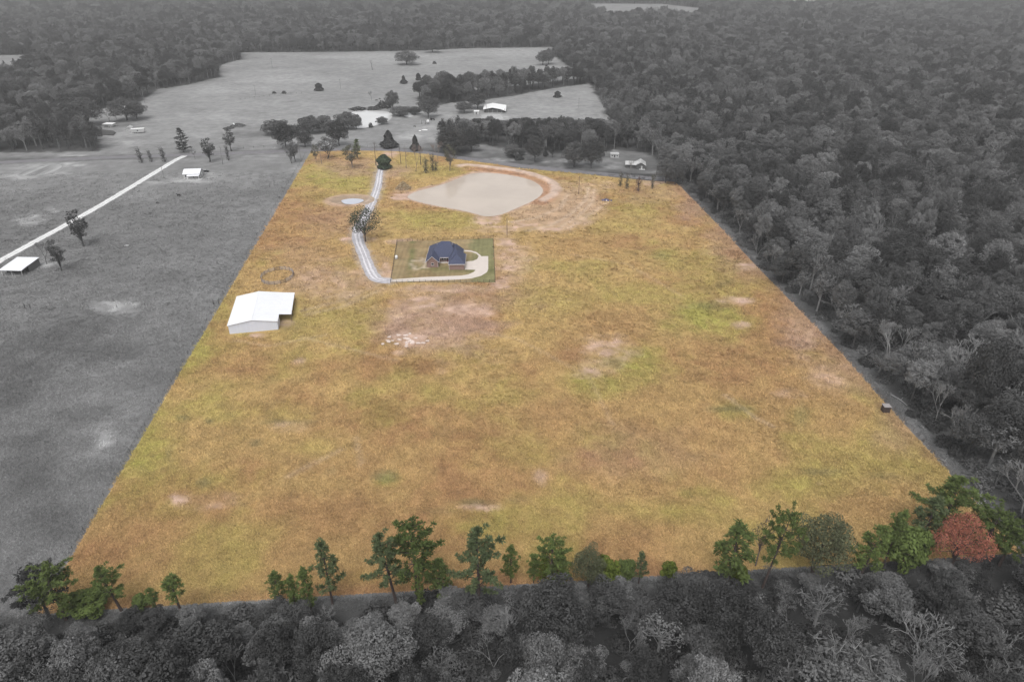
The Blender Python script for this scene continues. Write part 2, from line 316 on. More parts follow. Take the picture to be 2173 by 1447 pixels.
HOLLOW = [(388, 887, 14, 6, .9), (445, 893, 7, 6, 1.0), (360, 965, 7, 18, .6), (540, 940, 13, 8, .8), (820, 1012, 22, 10, .9), (433, 1024, 12, 9, .8), (1560, 868, 44, 6, .9), (1700, 880, 12, 26, .5), (1000, 1066, 40, 6, .8), (1740, 1002, 45, 7, .7), (700, 1000, 12, 8, .4), (1300, 770, 22, 8, .6), (1500, 650, 50, 8, .6), (1540, 600, 20, 7, .6), (1100, 1060, 24, 8, .4), (620, 690, 22, 12, .4), (600, 895, 60, 5, .5), (1880, 1010, 40, 7, .5), (1400, 545, 18, 9, .5), (935, 1085, 40, 8, .4)]
def meadow_col(x, y):
    x = np.asarray(x, float); y = np.asarray(y, float)
    straw = np.array([0.395, 0.272, 0.116]); rust = np.array([0.285, 0.150, 0.078]); grn = np.array([0.295, 0.265, 0.075]); dk = np.array([0.19, 0.15, 0.07]); bare = np.array([0.43, 0.30, 0.235]); pink = np.array([0.345, 0.225, 0.165])
    n1 = fbm(x, y, 34.0, 4, 1); n2 = fbm(x, y, 26.0, 4, 2); n3 = fbm(x, y, 5.0, 4, 3); n4 = fbm(x, y, 3.0, 3, 4)
    c = straw[None] * np.ones((len(x), 1))
    def mixc(c, k, a): a = np.clip(a, 0, 1)[:, None]; return c * (1 - a) + k[None] * a
    c = mixc(c, rust, np.maximum(sstep(.44, .70, n1) * .65, blob(x, y, RUST, 5, .9) * .95) * (0.35 + 1.25 * n3))
    c = mixc(c, grn, np.maximum(sstep(.50, .70, n2) * .45, blob(x, y, GREEN, 6, .8) * 1.05) * (0.4 + 1.1 * n4))
    c = mixc(c, pink, blob(x, y, PINK, 7, .6) * (0.5 + 0.7 * n3))
    c = mixc(c, dk, sstep(.60, .78, n3) * .22)
    e = segdist(x, y, W([(1432, 386), (1528, 482), (1688, 649), (1875, 852), (1978, 963)]))
    c = mixc(c, np.array([0.32, 0.19, 0.12]), sstep(7, 0, e + (n3 - .5) * 8) * .5)
    e = segdist(x, y, W([(80, 1302), (480, 1276), (980, 1247), (1480, 1215)])); c = mixc(c, np.array([0.32, 0.18, 0.10]), sstep(5, 0, e + (n3 - .5) * 7) * .4)
    b = blob(x, y, BARE, 8, .5); n8 = fbm(x * .55, y, 2.2, 3, 53); c = mixc(c, bare * 1.08, b * (0.30 + .55 * sstep(.35, .6, n4) + .6 * sstep(.45, .62, n8)))
    px, py = proj(x, y); e = np.hypot((px - 1165) / 118, (py - 436) / 54) + (n3 - .5) * .8; c = mixc(c, np.array([0.40, 0.275, 0.175]), sstep(1.15, .6, e) * .9)
    for ln, wd, k in TRAILS: c = mixc(c, np.array([0.50, 0.385, 0.29]), np.exp(-((segdist(x, y, ln) + (n4 - .5) * wd) / wd) ** 2) * k * (.4 + n4))
    c = mixc(c, np.array([0.155, 0.135, 0.07]), blob(x, y, HOLLOW, 9, .7) * .7)
    # pond banks
    d = segdist(x, y, POND, True); ins = inpoly(x, y, POND); sd = np.where(ins, -d, d); dc = segdist(x, y, CREST)
    clay = np.array([0.36, 0.205, 0.125]); crest = np.array([0.50, 0.38, 0.31])
    c = mixc(c, bare, sstep(3.2, 1.0, sd + (n3 - .5) * 4) * .85); ring = sstep(11.5, 8.5, d + (n3 - .5) * 2) * sstep(11, 8.5, dc) * (sd > 0)
    c = mixc(c, clay, ring * .85); c = mixc(c, crest, sstep(4.2, 1.8, dc + (n4 - .5) * 3) * .95)
    e2 = np.hypot((x - SRIM[0]) / 11.5, (y - SRIM[1]) / 9.5); c = mixc(c, bare, sstep(1.35, 1.05, e2 + (n3 - .5) * .3) * .75); c = mixc(c, np.array([0.24, 0.19, 0.14]), sstep(.98, .85, e2) * .7)
    e = segdist(x, y, GDRIVE); c = mixc(c, np.array([0.40, 0.34, 0.29]), sstep(5.2, 2.6, e + (n4 - .5) * 3) * .6)
    n6 = fbm(x, y, 12.0, 4, 51); n7 = fbm(x, y, 1.8, 2, 52)
    return c * (0.62 + 0.34 * n4 + 0.12 * n6 + 0.32 * n7)[:, None]
PBARE = [(250, 650, 44, 12, .75), (220, 940, 22, 16, .7), (205, 965, 26, 10, .45), (225, 925, 30, 30, .3), (60, 470, 30, 9, .5), (78, 460, 14, 5, .8), (110, 447, 12, 4, .5), (455, 630, 14, 6, .5), (50, 375, 40, 5, .6), (85, 362, 60, 14, .45), (150, 350, 40, 5, .6), (400, 384, 40, 5, .8), (440, 370, 34, 10, .4), (330, 388, 20, 3, .5), (95, 562, 18, 7, .8), (30, 580, 30, 6, .4), (270, 305, 40, 6, .6), (160, 330, 30, 3, .6), (640, 360, 20, 5, .5), (480, 250, 40, 6, .3), (600, 170, 90, 8, .45), (800, 120, 160, 5, .4), (1100, 112, 70, 9, .45), (460, 190, 60, 8, .35), (620, 300, 70, 12, .25), (880, 290, 34, 8, .7), (905, 270, 24, 5, .4), (840, 322, 14, 6, .8), (640, 290, 8, 3, .5), (1050, 250, 34, 8, .7), (1200, 342, 60, 4, .5), (1010, 310, 12, 18, .4), (1280, 350, 60, 8, .4), (1060, 340, 40, 4, .5), (1230, 230, 60, 22, .25), (930, 245, 40, 6, .5), (1400, 365, 30, 4, .4), (2010, 985, 8, 5, .8), (2080, 1065, 14, 6, .5), (1960, 945, 10, 8, .4), (650, 235, 120, 20, .2), (560, 190, 60, 8, .3), (880, 130, 100, 8, .3), (270, 285, 30, 5, .3), (1175, 120, 20, 10, .5)]
PDARK = [(560, 285, 80, 7, .6), (100, 720, 100, 40, .35), (250, 745, 60, 20, .4), (30, 810, 60, 60, .4), (60, 1000, 50, 60, .4), (110, 1100, 60, 40, .3), (300, 1000, 60, 20, .25), (180, 880, 60, 20, .3), (330, 590, 80, 20, .2), (560, 272, 40, 4, .3), (240, 335, 300, 3, .35), (20, 340, 60, 8, .5), (1120, 330, 120, 14, .45), (1330, 345, 60, 14, .45), (990, 322, 50, 12, .5), (230, 262, 50, 8, .4), (1150, 336, 210, 20, .75), (965, 322, 70, 18, .75), (1390, 372, 60, 10, .7), (1480, 390, 60, 12, .7), (1345, 350, 95, 30, .6)]
def pasture_col(x, y, wood=None):
    n1 = fbm(x, y, 30.0, 4, 11); n3 = fbm(x, y, 6.0, 4, 12); n4 = fbm(x, y, 3.0, 3, 13); n5 = fbm(x * 0.35, y, 9.0, 4, 14)
    py = proj(x, y)[1]
    v = 0.166 + 0.036 * (n1 - .5) * 2 + 0.03 * (n3 - .5) * 2 + 0.03 * (n5 - .5)
    v = v * (1 + 0.42 * sstep(470, 250, py))            # pasture tone rises gradually towards the far paddocks
    dr = segdist(x, y, ROAD); v = v * (1 - .4 * np.exp(-((dr - 5.5) / 1.8) ** 2))
    v = v * (1 - .68 * blob(x, y, PDARK, 16, .6)); qx = proj(x, y)[0]; v = np.where((qx > 1450) & (py > 390), v * (.5 + .55 * n3), v); b = blob(x, y, PBARE, 15, .5) * (.25 + .5 * n4 + .9 * sstep(.42, .62, n4))
    v = v * (1 - b) + 0.36 * b
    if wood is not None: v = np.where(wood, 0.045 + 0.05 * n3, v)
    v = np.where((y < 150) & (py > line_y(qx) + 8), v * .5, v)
    # strip of bare clearing between the meadow and the right hand wood
    v = np.clip(v, 0.03, 0.7)
    return np.repeat(v[:, None], 3, 1)

# ------------------------------------------------------------------ where the woods stand
far = lambda *p: list(p)
WOODS = [
    W([(1450, 390), (1541, 480), (1633, 578), (1714, 655), (1810, 748), (1910, 855), (2025, 975), (2115, 1070), (2208, 1180)]) + [(150, 60), (6000, 60), (6000, 6500), (-6000, 6500), (-6000, 560)] +
    W([(-300, 285), (-150, 250), (0, 243), (95, 244), (150, 236), (215, 232), (255, 225), (300, 215), (335, 190), (400, 180), (468, 163), (463, 140), (512, 126), (510, 112), (700, 111), (900, 108), (1000, 103), (1170, 101),
       (1174, 118), (1205, 140), (1247, 168), (1257, 190), (1293, 247), (1302, 262), (1292, 290), (1302, 318), (1375, 325), (1402, 347), (1415, 372), (1440, 385)]),
    W([(-400, 330), (0, 324), (212, 322), (212, 296), (160, 272), (95, 258), (0, 250), (-300, 275)]),
    W([(885, 214), (931, 224), (964, 218), (1017, 214), (1091, 204), (1141, 193), (1191, 186), (1246, 178), (1252, 164), (1100, 182), (960, 196), (893, 202)]),
    W([(935, 318), (985, 326), (1015, 306), (1060, 314), (1110, 320), (1190, 327), (1300, 322), (1296, 292), (1240, 283), (1100, 275), (985, 278), (930, 290)]),
]
CLEAR = [W([(-200, 120), (80, 117), (97, 128), (78, 140), (45, 165), (-200, 175)]), W([(1240, 8), (1400, 9), (1485, 18), (1500, 28), (1470, 46), (1400, 40), (1300, 44), (1250, 38)]), W([(1640, -3), (1760, -2), (1760, 19), (1640, 18)]),
         W([(1850, -3), (1990, -2), (1990, 17), (1850, 16)]), W([(2060, -3), (2173, -2), (2173, 16), (2060, 15)]), W([(545, 40), (572, 40), (575, 54), (545, 54)])]
EDGE = sorted([(80, 1302), (480, 1276), (980, 1247), (1480, 1215), (1990, 1184), (2110, 1176), (2170, 1174)])
def line_y(px): return np.interp(px, [e[0] for e in EDGE], [e[1] for e in EDGE])
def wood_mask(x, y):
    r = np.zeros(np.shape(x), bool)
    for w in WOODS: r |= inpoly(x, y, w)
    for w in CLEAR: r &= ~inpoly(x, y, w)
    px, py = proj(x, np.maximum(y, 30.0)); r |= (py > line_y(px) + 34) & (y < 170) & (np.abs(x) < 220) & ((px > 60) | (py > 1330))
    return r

# ------------------------------------------------------------------ ground sheets
def sheet(outline, step, holes=(), jitter=0.3):
    xs = [p[0] for p in outline]; ys = [p[1] for p in outline]
    gx, gy = np.meshgrid(np.arange(min(xs) + step / 2, max(xs), step), np.arange(min(ys) + step / 2, max(ys), step)); gx = gx.ravel(); gy = gy.ravel()
    gx = gx + rng.uniform(-jitter, jitter, gx.size) * step; gy = gy + rng.uniform(-jitter, jitter, gy.size) * step
    k = inpoly(gx, gy, outline) & (segdist(gx, gy, outline, True) > step * .45)
    for h in holes: k &= ~inpoly(gx, gy, h) & (segdist(gx, gy, h, True) > step * .45)
    pts = [Vector((a, b)) for a, b in zip(gx[k], gy[k])]; ed = []
    for loop in [outline] + list(holes):
        lp = dens(loop, step); b0 = len(pts); pts += [Vector(q) for q in lp]; ed += [(b0 + i, b0 + (i + 1) % len(lp)) for i in range(len(lp))]
    vo, _, fo, *_r = delaunay_2d_cdt(pts, ed, [], 0, 1e-4, False)
    V = np.array([(v[0], v[1], 0.0) for v in vo]); T = np.array(fo); c = V[T].mean(1)
    k = inpoly(c[:, 0], c[:, 1], outline)
    for h in holes: k &= ~inpoly(c[:, 0], c[:, 1], h)
    T = T[k]; a = V[T[:, 1]] - V[T[:, 0]]; b = V[T[:, 2]] - V[T[:, 0]]; fl = (a[:, 0] * b[:, 1] - a[:, 1] * b[:, 0]) < 0; T[fl] = T[fl][:, ::-1]
    return V, T
V, T = sheet(PROP, 1.25)
V[:, 2] = terrain(V[:, 0], V[:, 1]) * sstep(0.0, 2.0, segdist(V[:, 0], V[:, 1], PROP, True))
meadow = link('meadow', np_mesh('meadow', V, T, M['meadow'], colattr=meadow_col(V[:, 0], V[:, 1]), smooth=True)); tag(meadow, kind='structure')
RECT = [(-520, 20), (360, 20), (360, 1180), (-520, 1180)]
V, T = sheet(RECT, 3.3, [PROP])
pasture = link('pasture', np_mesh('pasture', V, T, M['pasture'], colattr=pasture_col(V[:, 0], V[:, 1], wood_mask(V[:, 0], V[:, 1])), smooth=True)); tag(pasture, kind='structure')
g = MB(); X0, X1, Y0, Y1 = -7000, 7000, -2000, 9000
for q in ((X0, X1, Y0, 20), (X0, X1, 1180, Y1), (X0, -520, 20, 1180), (360, X1, 20, 1180)): g.poly([(q[0], q[2], 0), (q[1], q[2], 0), (q[1], q[3], 0), (q[0], q[3], 0)])
tag(g.build('ground', M['ground']), kind='structure')
def flat(name, poly, mat_, z, step=None, colf=None):
    if step:
        V, T = sheet(poly, step); V[:, 2] = z
        o = link(name, np_mesh(name, V, T, mat_, colattr=colf(V[:, 0], V[:, 1]) if colf else None))
    else: o = MB().poly([(p[0], p[1], z) for p in poly]).build(name, mat_)
    return tag(o, kind='structure')
def strip_poly(line, w, jit=0.0):
    line = dens(line, 2.0, False); L = []; Rr = []
    for i, p in enumerate(line):
        a = Vector(line[max(i - 1, 0)]); b = Vector(line[min(i + 1, len(line) - 1)]); d = (b - a).normalized(); n = Vector((-d.y, d.x)); ww = w(i / (len(line) - 1)) if callable(w) else w
        L.append(Vector(p) + n * (ww / 2 + R.uniform(-jit, jit))); Rr.append(Vector(p) - n * (ww / 2 + R.uniform(-jit, jit)))
    return L, Rr
def strip(name, line, w, mat_, z, jit=0.0):
    L, Rr = strip_poly(line, w, jit); m = MB(); n = len(L); m.v = [(p.x, p.y, z) for p in L] + [(p.x, p.y, z) for p in Rr]
    m.f = [(i, n + i, n + i + 1, i + 1) for i in range(n - 1)]
    return tag(m.build(name, mat_), kind='structure')
strip('road', ROAD, 7.0, M['asphalt'], 0.014, 0.12)
strip('ranch_drive', LDRIVE, 4.2, M['pale_gravel'], 0.020, 0.25)
strip('gravel_drive', GDRIVE, lambda t: 3.2 + 2.2 * min(1, t * 2.2), M['gravel'], 0.030, 0.28)
for sd_ in (-1, 1):
    L_, R_ = strip_poly(GDRIVE, 1.7); tl_ = [((q if sd_ > 0 else q2).x, (q if sd_ > 0 else q2).y) for q, q2 in zip(L_, R_)]; strip('wheel_track', tl_[3:-3], lambda t: .75 + .25 * math.sin(t * 37), M['track'], 0.036, 0.16)
    L_, R_ = strip_poly(LDRIVE, 1.8); tl_ = [((q if sd_ > 0 else q2).x, (q if sd_ > 0 else q2).y) for q, q2 in zip(L_, R_)]; strip('wheel_track', tl_[2:-4], lambda t: .7 + .2 * math.sin(t * 51), M['pale_track'], 0.026, 0.15)
def lawn_col(x, y):
    n = fbm(x, y, 6, 4, 21); n2 = fbm(x, y, 2.0, 3, 22); px, py = proj(x, y); c = np.array([0.31, 0.235, 0.13])[None] * np.ones((len(x), 1))
    def mixc(c, k, a): a = np.clip(a, 0, 1)[:, None]; return c * (1 - a) + np.array(k)[None] * a
    c = mixc(c, (0.215, 0.205, 0.10), sstep(985, 1010, px + (n - .5) * 30) * .95); c = mixc(c, (0.150, 0.160, 0.06), np.exp(-((px - 872 + (py - 560) * .08) / 7) ** 2) * .8)
    c = mixc(c, (0.15, 0.155, 0.06), np.exp(-((py - 572) / 9) ** 2) * (px > 880) * .6); c = mixc(c, (0.27, 0.19, 0.10), sstep(.52, .7, n) * (px < 980) * .6)
    e = np.hypot((px - 893) / 24, (py - 563) / 18); c = mixc(c, (0.45, 0.37, 0.28), sstep(1.2, .6, e + (n - .5)) * sstep(.45, .65, n2) * .9)
    return c * (0.9 + 0.1 * np.sin(x * 2 * math.pi / 2.2)[:, None]) * (.85 + .3 * n2)[:, None]
flat('lawn', YARD, M['lawn'], 0.020, 1.0, lawn_col)
c_ = [(215, 860), (212, 822), (700, 787), (1300, 762), (1400, 745), (1480, 710), (1515, 680), (1500, 671), (1350, 668), (1366, 545), (1480, 535), (1540, 508), (1565, 462), (1530, 425), (1440, 395), (1345, 388), (1345, 372), (1440, 376), (1530, 403),
      (1580, 440), (1605, 465), (1710, 463), (1710, 660), (1690, 710), (1600, 765), (1450, 805), (1200, 825), (700, 845)]
m = MB(); m.prism([p for p in reversed(W([(800 + a / 7.243, 480 + b / 7.243) for a, b in c_]))], 0.0, 0.07); tag(m.build('concrete_drive', M['concrete']), kind='structure')
tag(MB().poly([(p[0], p[1], -0.30) for p in [(q[0] + (q[0] - P(1010, 405)[0]) * .03, q[1] + (q[1] - P(1010, 405)[1]) * .03) for q in POND]]).build('pond', M['mudwater']), kind='structure')
tag(MB().poly([(SPOND[0] + 6.2 * math.cos(t) * (1 + .12 * math.sin(3 * t)), SPOND[1] + 5.2 * math.sin(t), -0.42) for t in np.linspace(0, 2 * math.pi, 28, endpoint=False)]).build('small_pond', M['palewater']), kind='structure')
flat('far_pond', smooth_line(W([(745, 235), (781, 234.5), (830, 237), (834, 250), (816, 262), (787, 269), (768, 273), (750, 272), (746, 255)]), 2, True), M['farwater'], 0.012)
flat('pond_inlet', smooth_line(W([(856, 247), (862, 241), (872, 241), (880, 247), (868, 250)]), 2, True), M['farwater'], 0.012)
m_, t_, b_ = nt('drying_pond_mud'); nv = noise_val(t_, 0.16, 4, (1, 0.12, 1)); t_.links.new(scale_col(t_, g3(0.20), maprange(t_, nv, .4, .65, .85, 1.9)), b_.inputs['Base Color']); b_.inputs['Roughness'].default_value = .5
flat('drying_pond', smooth_line(W([(36, 371), (60, 360), (95, 352), (124, 348), (134, 353), (118, 364), (90, 373), (52, 374)]), 2, True), m_, 0.012)
flat('ranch_pad', smooth_line(W([(375, 384), (400, 377), (432, 376), (425, 384), (400, 386)]), 1, True), M['dirt_pad'], 0.008)
flat('barn_yard', W([(1020, 244), (1062, 243), (1070, 254), (1030, 257)]), M['dirt_pad'], 0.008)
for nm, poly in (('far_field', CLEAR[1]), ('left_clearing', CLEAR[0]), ('hill_field', CLEAR[2] ), ('ridge_field', CLEAR[3]), ('skyline_field', CLEAR[4])):
    flat(nm, poly, M['dirt_pad'] if nm not in ('left_clearing', 'far_field') else M['far_grass'], 0.02)

# ------------------------------------------------------------------ grass blades
def blades(name, poly_fn, colf, n, cap, lab, seed, hscale=1.0):
    r = np.random.default_rng(seed); px = r.uniform(-40, 2213, n * 3); py = 300 + (1330 - 300) * r.random(n * 3) ** 0.8
    x = np.empty_like(px); y = np.empty_like(px); X = (px - 1086.5) / F; Yv = -(py - 723.5) / F; dy = CT + Yv * ST; dz = -ST + Yv * CT; t = -H / dz; x = X * t; y = dy * t
    k = poly_fn(x, y); x = x[k][:n]; y = y[k][:n]; N = len(x); B = 8
    c = colf(x, y); d = np.hypot(np.hypot(x, y), H)
    s = np.clip(d / 190.0, .8, 2.2)
    bx = np.repeat(x, B) + r.normal(0, .28, N * B) * np.repeat(s, B); by = np.repeat(y, B) + r.normal(0, .28, N * B) * np.repeat(s, B); S = np.repeat(s, B)
    ang = r.uniform(0, 2 * math.pi, N * B); ang2 = np.repeat(fbm(x, y, 16, 3, 31) * 5, B) + r.normal(0, 1.5, N * B)
    ln = r.uniform(.25, .75, N * B) * S; hh = r.uniform(.08, .38, N * B) * S * hscale; w = r.uniform(.05, .12, N * B) * S
    bz = np.repeat(terrain(x, y), B)
    V = np.empty((N * B, 3, 3)); nx = -np.sin(ang2); ny = np.cos(ang2)
    V[:, 0] = np.stack([bx + nx * w, by + ny * w, bz - .02], 1); V[:, 1] = np.stack([bx - nx * w, by - ny * w, bz - .02], 1)
    V[:, 2] = np.stack([bx + np.cos(ang2) * ln, by + np.sin(ang2) * ln, bz + hh], 1)
    C = np.repeat(c, B, 0) * r.uniform(.60, 1.55, (N * B, 1)); C = np.repeat(C, 3, 0)
    o = link(name, np_mesh(name, V.reshape(-1, 3), np.arange(N * B * 3).reshape(-1, 3), M['blade'], colattr=np.clip(C, 0, .9)))
    return tag(o, lab, 'grass', kind='stuff')
BARNP = W([(470, 712), (610, 704), (640, 660), (640, 615), (500, 625)])
def on_meadow(x, y):
    k = inpoly(x, y, PROP) & ~inpoly(x, y, YARD) & ~inpoly(x, y, BARNP) & (segdist(x, y, GDRIVE) > 3.0) & (segdist(x, y, POND, True) > 2.2) & ~inpoly(x, y, POND) & (segdist(x, y, CREST) > 4.0)
    k &= np.hypot((x - SRIM[0]) / 11.5, (y - SRIM[1]) / 9.5) > 1.3
    k &= rng.random(x.shape) > blob(x, y, BARE, 8, .5) * 1.1
    return k
blades('meadow_grass', on_meadow, meadow_col, 85000, 0, 'long tawny grass covering the highlighted meadow', 3)
def on_pasture(x, y):
    k = ~inpoly(x, y, PROP) & ((x < 0) | (segdist(x, y, PROP, True) < 16)) & (y < 430) & (segdist(x, y, LDRIVE) > 2.8) & ~wood_mask(x, y); k &= segdist(x, y, PROP, True) > .5
    return k & (rng.random(x.shape) > blob(x, y, PBARE, 15, .5))
blades('pasture_grass', on_pasture, pasture_col, 46000, 0, 'grey grass of the pasture beside the highlighted meadow', 4, .7)

# ------------------------------------------------------------------ tree prototypes: pairs of meshes (trunk, crown), real size in metres
def leaves(C, Nn, size, r, jit=0.55, aspect=0.75):
    n = len(C); Nn = Nn + r.normal(0, jit, (n, 3)); Nn /= np.linalg.norm(Nn, axis=1)[:, None] + 1e-9
    a = np.cross(Nn, r.normal(0, 1, (n, 3))); a /= np.linalg.norm(a, axis=1)[:, None] + 1e-9; b = np.cross(Nn, a)
    s = (size * r.uniform(.6, 1.35, n))[:, None]; a = a * s * .5; b = b * s * .5 * aspect
    V = np.stack([C - a, C + b * .9 - a * .1, C + a, C - b * .9 + a * .1], 1).reshape(-1, 3); Fq = np.arange(n * 4).reshape(-1, 4)
    return V, Fq
def sph(n, r):
    v = r.normal(0, 1, (n, 3)); return v / np.linalg.norm(v, axis=1)[:, None]
def mbmesh(mb, name, mat_):
    me = bpy.data.meshes.new(name); me.from_pydata(mb.v, [], mb.f); me.update(); me.materials.append(mat_); return me
def decid(seed, Ht, Rc, zb, nb, nl, lm, bm, size=.5, flat_=1.0, sparse=False, multi=1):
    r = np.random.default_rng(seed); zc = (zb + Ht) / 2 * 1.02; rz = (Ht - zb) / 2 * flat_; cs = []; rs = []
    tries = 0
    while len(cs) < nb and tries < 4000:
        tries += 1; v = sph(1, r)[0]
        if v[2] < (-.55 if zb > Ht * .25 else -.85): continue
        q = r.uniform(.55, .88); lump = 1 + .22 * math.sin(3 * math.atan2(v[1], v[0]) + seed) + r.normal(0, .08)
        c = np.array([v[0] * Rc * q * lump, v[1] * Rc * q * lump, zc + v[2] * rz * q])
        br = Rc * r.uniform(.24, .40)
        if all(np.linalg.norm(c - o) > .62 * (br + b2) * .9 for o, b2 in zip(cs, rs)): cs.append(c); rs.append(br)
    V = []; Fq = []; k = 0
    for c, br in zip(cs, rs):
        n = int(nl * (br / (Rc * .32)) ** 2); d = sph(n, r); d = d[(d[:, 2] > -.5) | (r.random(n) < .35)]; rad = br * (1 - .35 * r.random(len(d)) ** 2)[:, None]
        C = c + d * rad * np.array([1, 1, .85]); v, f = leaves(C, d + np.array([0, 0, .25]), size, r); V.append(v); Fq.append(f + k); k += len(v)
    crown = np_mesh('crown', np.vstack(V), np.vstack(Fq), lm)
    t = MB(); zt = zb + (Ht - zb) * .45
    for j in range(multi):
        ox, oy = (0, 0) if multi == 1 else (r.normal(0, .35), r.normal(0, .35)); tx, ty = (r.normal(0, .3), r.normal(0, .3)) if multi == 1 else (r.normal(0, Rc * .35), r.normal(0, Rc * .35))
        rb = Ht * .020 * (1 if multi == 1 else .65)
        t.tube((ox, oy, -.3), (ox + tx * .3, oy + ty * .3, zb * .9), rb * 1.15, rb * .85, 6, False); t.tube((ox + tx * .3, oy + ty * .3, zb * .9), (ox + tx, oy + ty, zt), rb * .85, rb * .45, 6, False)
    for i in range(0, len(cs), 1 if sparse else 2):
        c = cs[i]; t.tube((0, 0, zb * .8 + (zt - zb * .8) * r.random()), (c[0], c[1], c[2] - rs[i] * .3), Ht * .008, Ht * .003, 4, False)
        if sparse:
            for _ in range(3): d = sph(1, r)[0]; t.tube(tuple(c), tuple(c + d * rs[i] * 1.1), .05, .02, 3, False)
    return mbmesh(t, 'trunk', bm), crown
def puff(V, Fq, k, c, rad, n, r, up=.35, w=.13):
    d = sph(n, r); d[:, 2] = d[:, 2] * .8 + up; d /= np.linalg.norm(d, axis=1)[:, None]
    s = np.cross(d, r.normal(0, 1, (n, 3))); s /= np.linalg.norm(s, axis=1)[:, None]; L = rad * r.uniform(.7, 1.15, n)[:, None]
    v = np.stack([c + d * .1 * rad - s * w * rad, c + d * L * .95 - s * w * .8 * rad, c + d * L * 1.1, c + d * L * .6 + s * w * 1.5 * rad], 1).reshape(-1, 3)
    V.append(v); Fq.append(np.arange(n * 4).reshape(-1, 4) + k); return k + n * 4
def pine(seed, Ht, Rc, zb, lm, bm, levels=9, dens_=1.0, prad=.75, npf=16, lean=(0, 0), shape=0):
    r = np.random.default_rng(seed); t = MB(); V = []; Fq = []; k = 0
    def ax(z): q = z / Ht; return np.array([lean[0] * q * q, lean[1] * q * q, z])
    zs = [-.3, zb * .5, zb, (zb + Ht) / 2, Ht * .96]; rb = Ht * .0155
    for a, b, ra, rb_ in zip(zs[:-1], zs[1:], (1.2, 1, .85, .5), (1, .85, .5, .15)): t.tube(tuple(ax(a)), tuple(ax(b)), rb * ra, rb * rb_, 6, False)
    for i in range(levels):
        q = i / (levels - 1); z = zb + (Ht - zb) * (q ** .9) * .97
        prof = (1 - q) ** .55 * (.55 + .45 * min(1, q * 3 + .35)) if shape == 0 else (.35 + .65 * math.sin(math.pi * min(1, q * .8 + .25)))
        R_ = Rc * (prof * r.uniform(.75, 1.2) + .08); nbr = max(2, int(round((5.2 if q < .8 else 4) * dens_)))
        a0 = r.uniform(0, 6.28)
        for j in range(nbr):
            if r.random() < .12: continue
            a = a0 + 2 * math.pi * j / nbr + r.normal(0, .25); L = R_ * r.uniform(.6, 1.15); up = .12 + .55 * q; c0 = ax(z)
            tip = c0 + np.array([math.cos(a) * L, math.sin(a) * L, L * up * r.uniform(.4, 1.2)])
            t.tube(tuple(c0), tuple(tip), rb * .28 * (1.1 - q * .6), .02, 4, False)
            m = max(2, int(L * 1.5 * dens_))
            for s in range(m):
                f = .38 + .66 * (s + r.random() * .6) / m; c = c0 + (tip - c0) * f + r.normal(0, .30, 3) * prad
                k = puff(V, Fq, k, c, prad * r.uniform(.75, 1.2), npf, r)
    for _ in range(5): k = puff(V, Fq, k, ax(Ht * .97) + r.normal(0, .35, 3), prad * .9, npf, r, .6)
    return mbmesh(t, 'trunk', bm), np_mesh('crown', np.vstack(V), np.vstack(Fq), lm)
def bare(seed, Ht, spread, bm, split=.33, lv=5, twig=.05, stems=1):
    r = np.random.default_rng(seed); t = MB(); c = MB()
    def grow(p, d, L, rad, l, top):
        q = p + d * L; (t if l == 0 else c).tube(tuple(p), tuple(q), rad, rad * .68, 5 if l < 2 else 3, False)
        if l >= top: return
        n = 2 if l == 0 else int(r.integers(2, 4)); n += 1 if l in (1, 2) else 0
        for i in range(n):
            e = d * 1.0 + sph(1, r)[0] * spread + np.array([0, 0, .18]); e /= np.linalg.norm(e)
            s = p + d * L * r.uniform(.72, 1.0) if i else q
            grow(s, e, L * r.uniform(.58, .86) * (.92 if l else 1), max(rad * r.uniform(.5, .68), twig * .5), l + 1, top)
    for _ in range(stems):
        d0 = np.array([r.normal(0, .10 + .2 * (stems > 1)), r.normal(0, .10 + .2 * (stems > 1)), 1.0]); d0 /= np.linalg.norm(d0)
        grow(np.array([r.normal(0, .3) * (stems > 1), r.normal(0, .3) * (stems > 1), -.3]), d0, Ht * split, Ht * .0105, 0, lv)
    return mbmesh(t, 'trunk', bm), mbmesh(c, 'branches', bm)
def cedar(seed, Ht, Rc, lm, bm, n=1500, round_=.72):
    r = np.random.default_rng(seed); t = MB(); t.tube((0, 0, -.3), (0, 0, Ht * .8), Ht * .03, .04, 6, False); q = r.random(n) ** 1.15; z = Ht * (.06 + .94 * q); rad = Rc * np.clip(1 - q, 0, 1) ** round_ * (.82 + .18 * np.sin(9 * q + seed)) * np.clip(q * 7 + .35, 0, 1)
    a = r.uniform(0, 6.28, n); lump = 1 + .13 * np.sin(a * 4 + q * 11) + r.normal(0, .07, n); C = np.stack([np.cos(a) * rad * lump, np.sin(a) * rad * lump, z], 1); Nn = np.stack([np.cos(a), np.sin(a), np.full(n, .5)], 1)
    v, f = leaves(C, Nn, .55 * Rc / 2.2 + .2, r, .6); return mbmesh(t, 'trunk', bm), np_mesh('crown', v, f, lm)
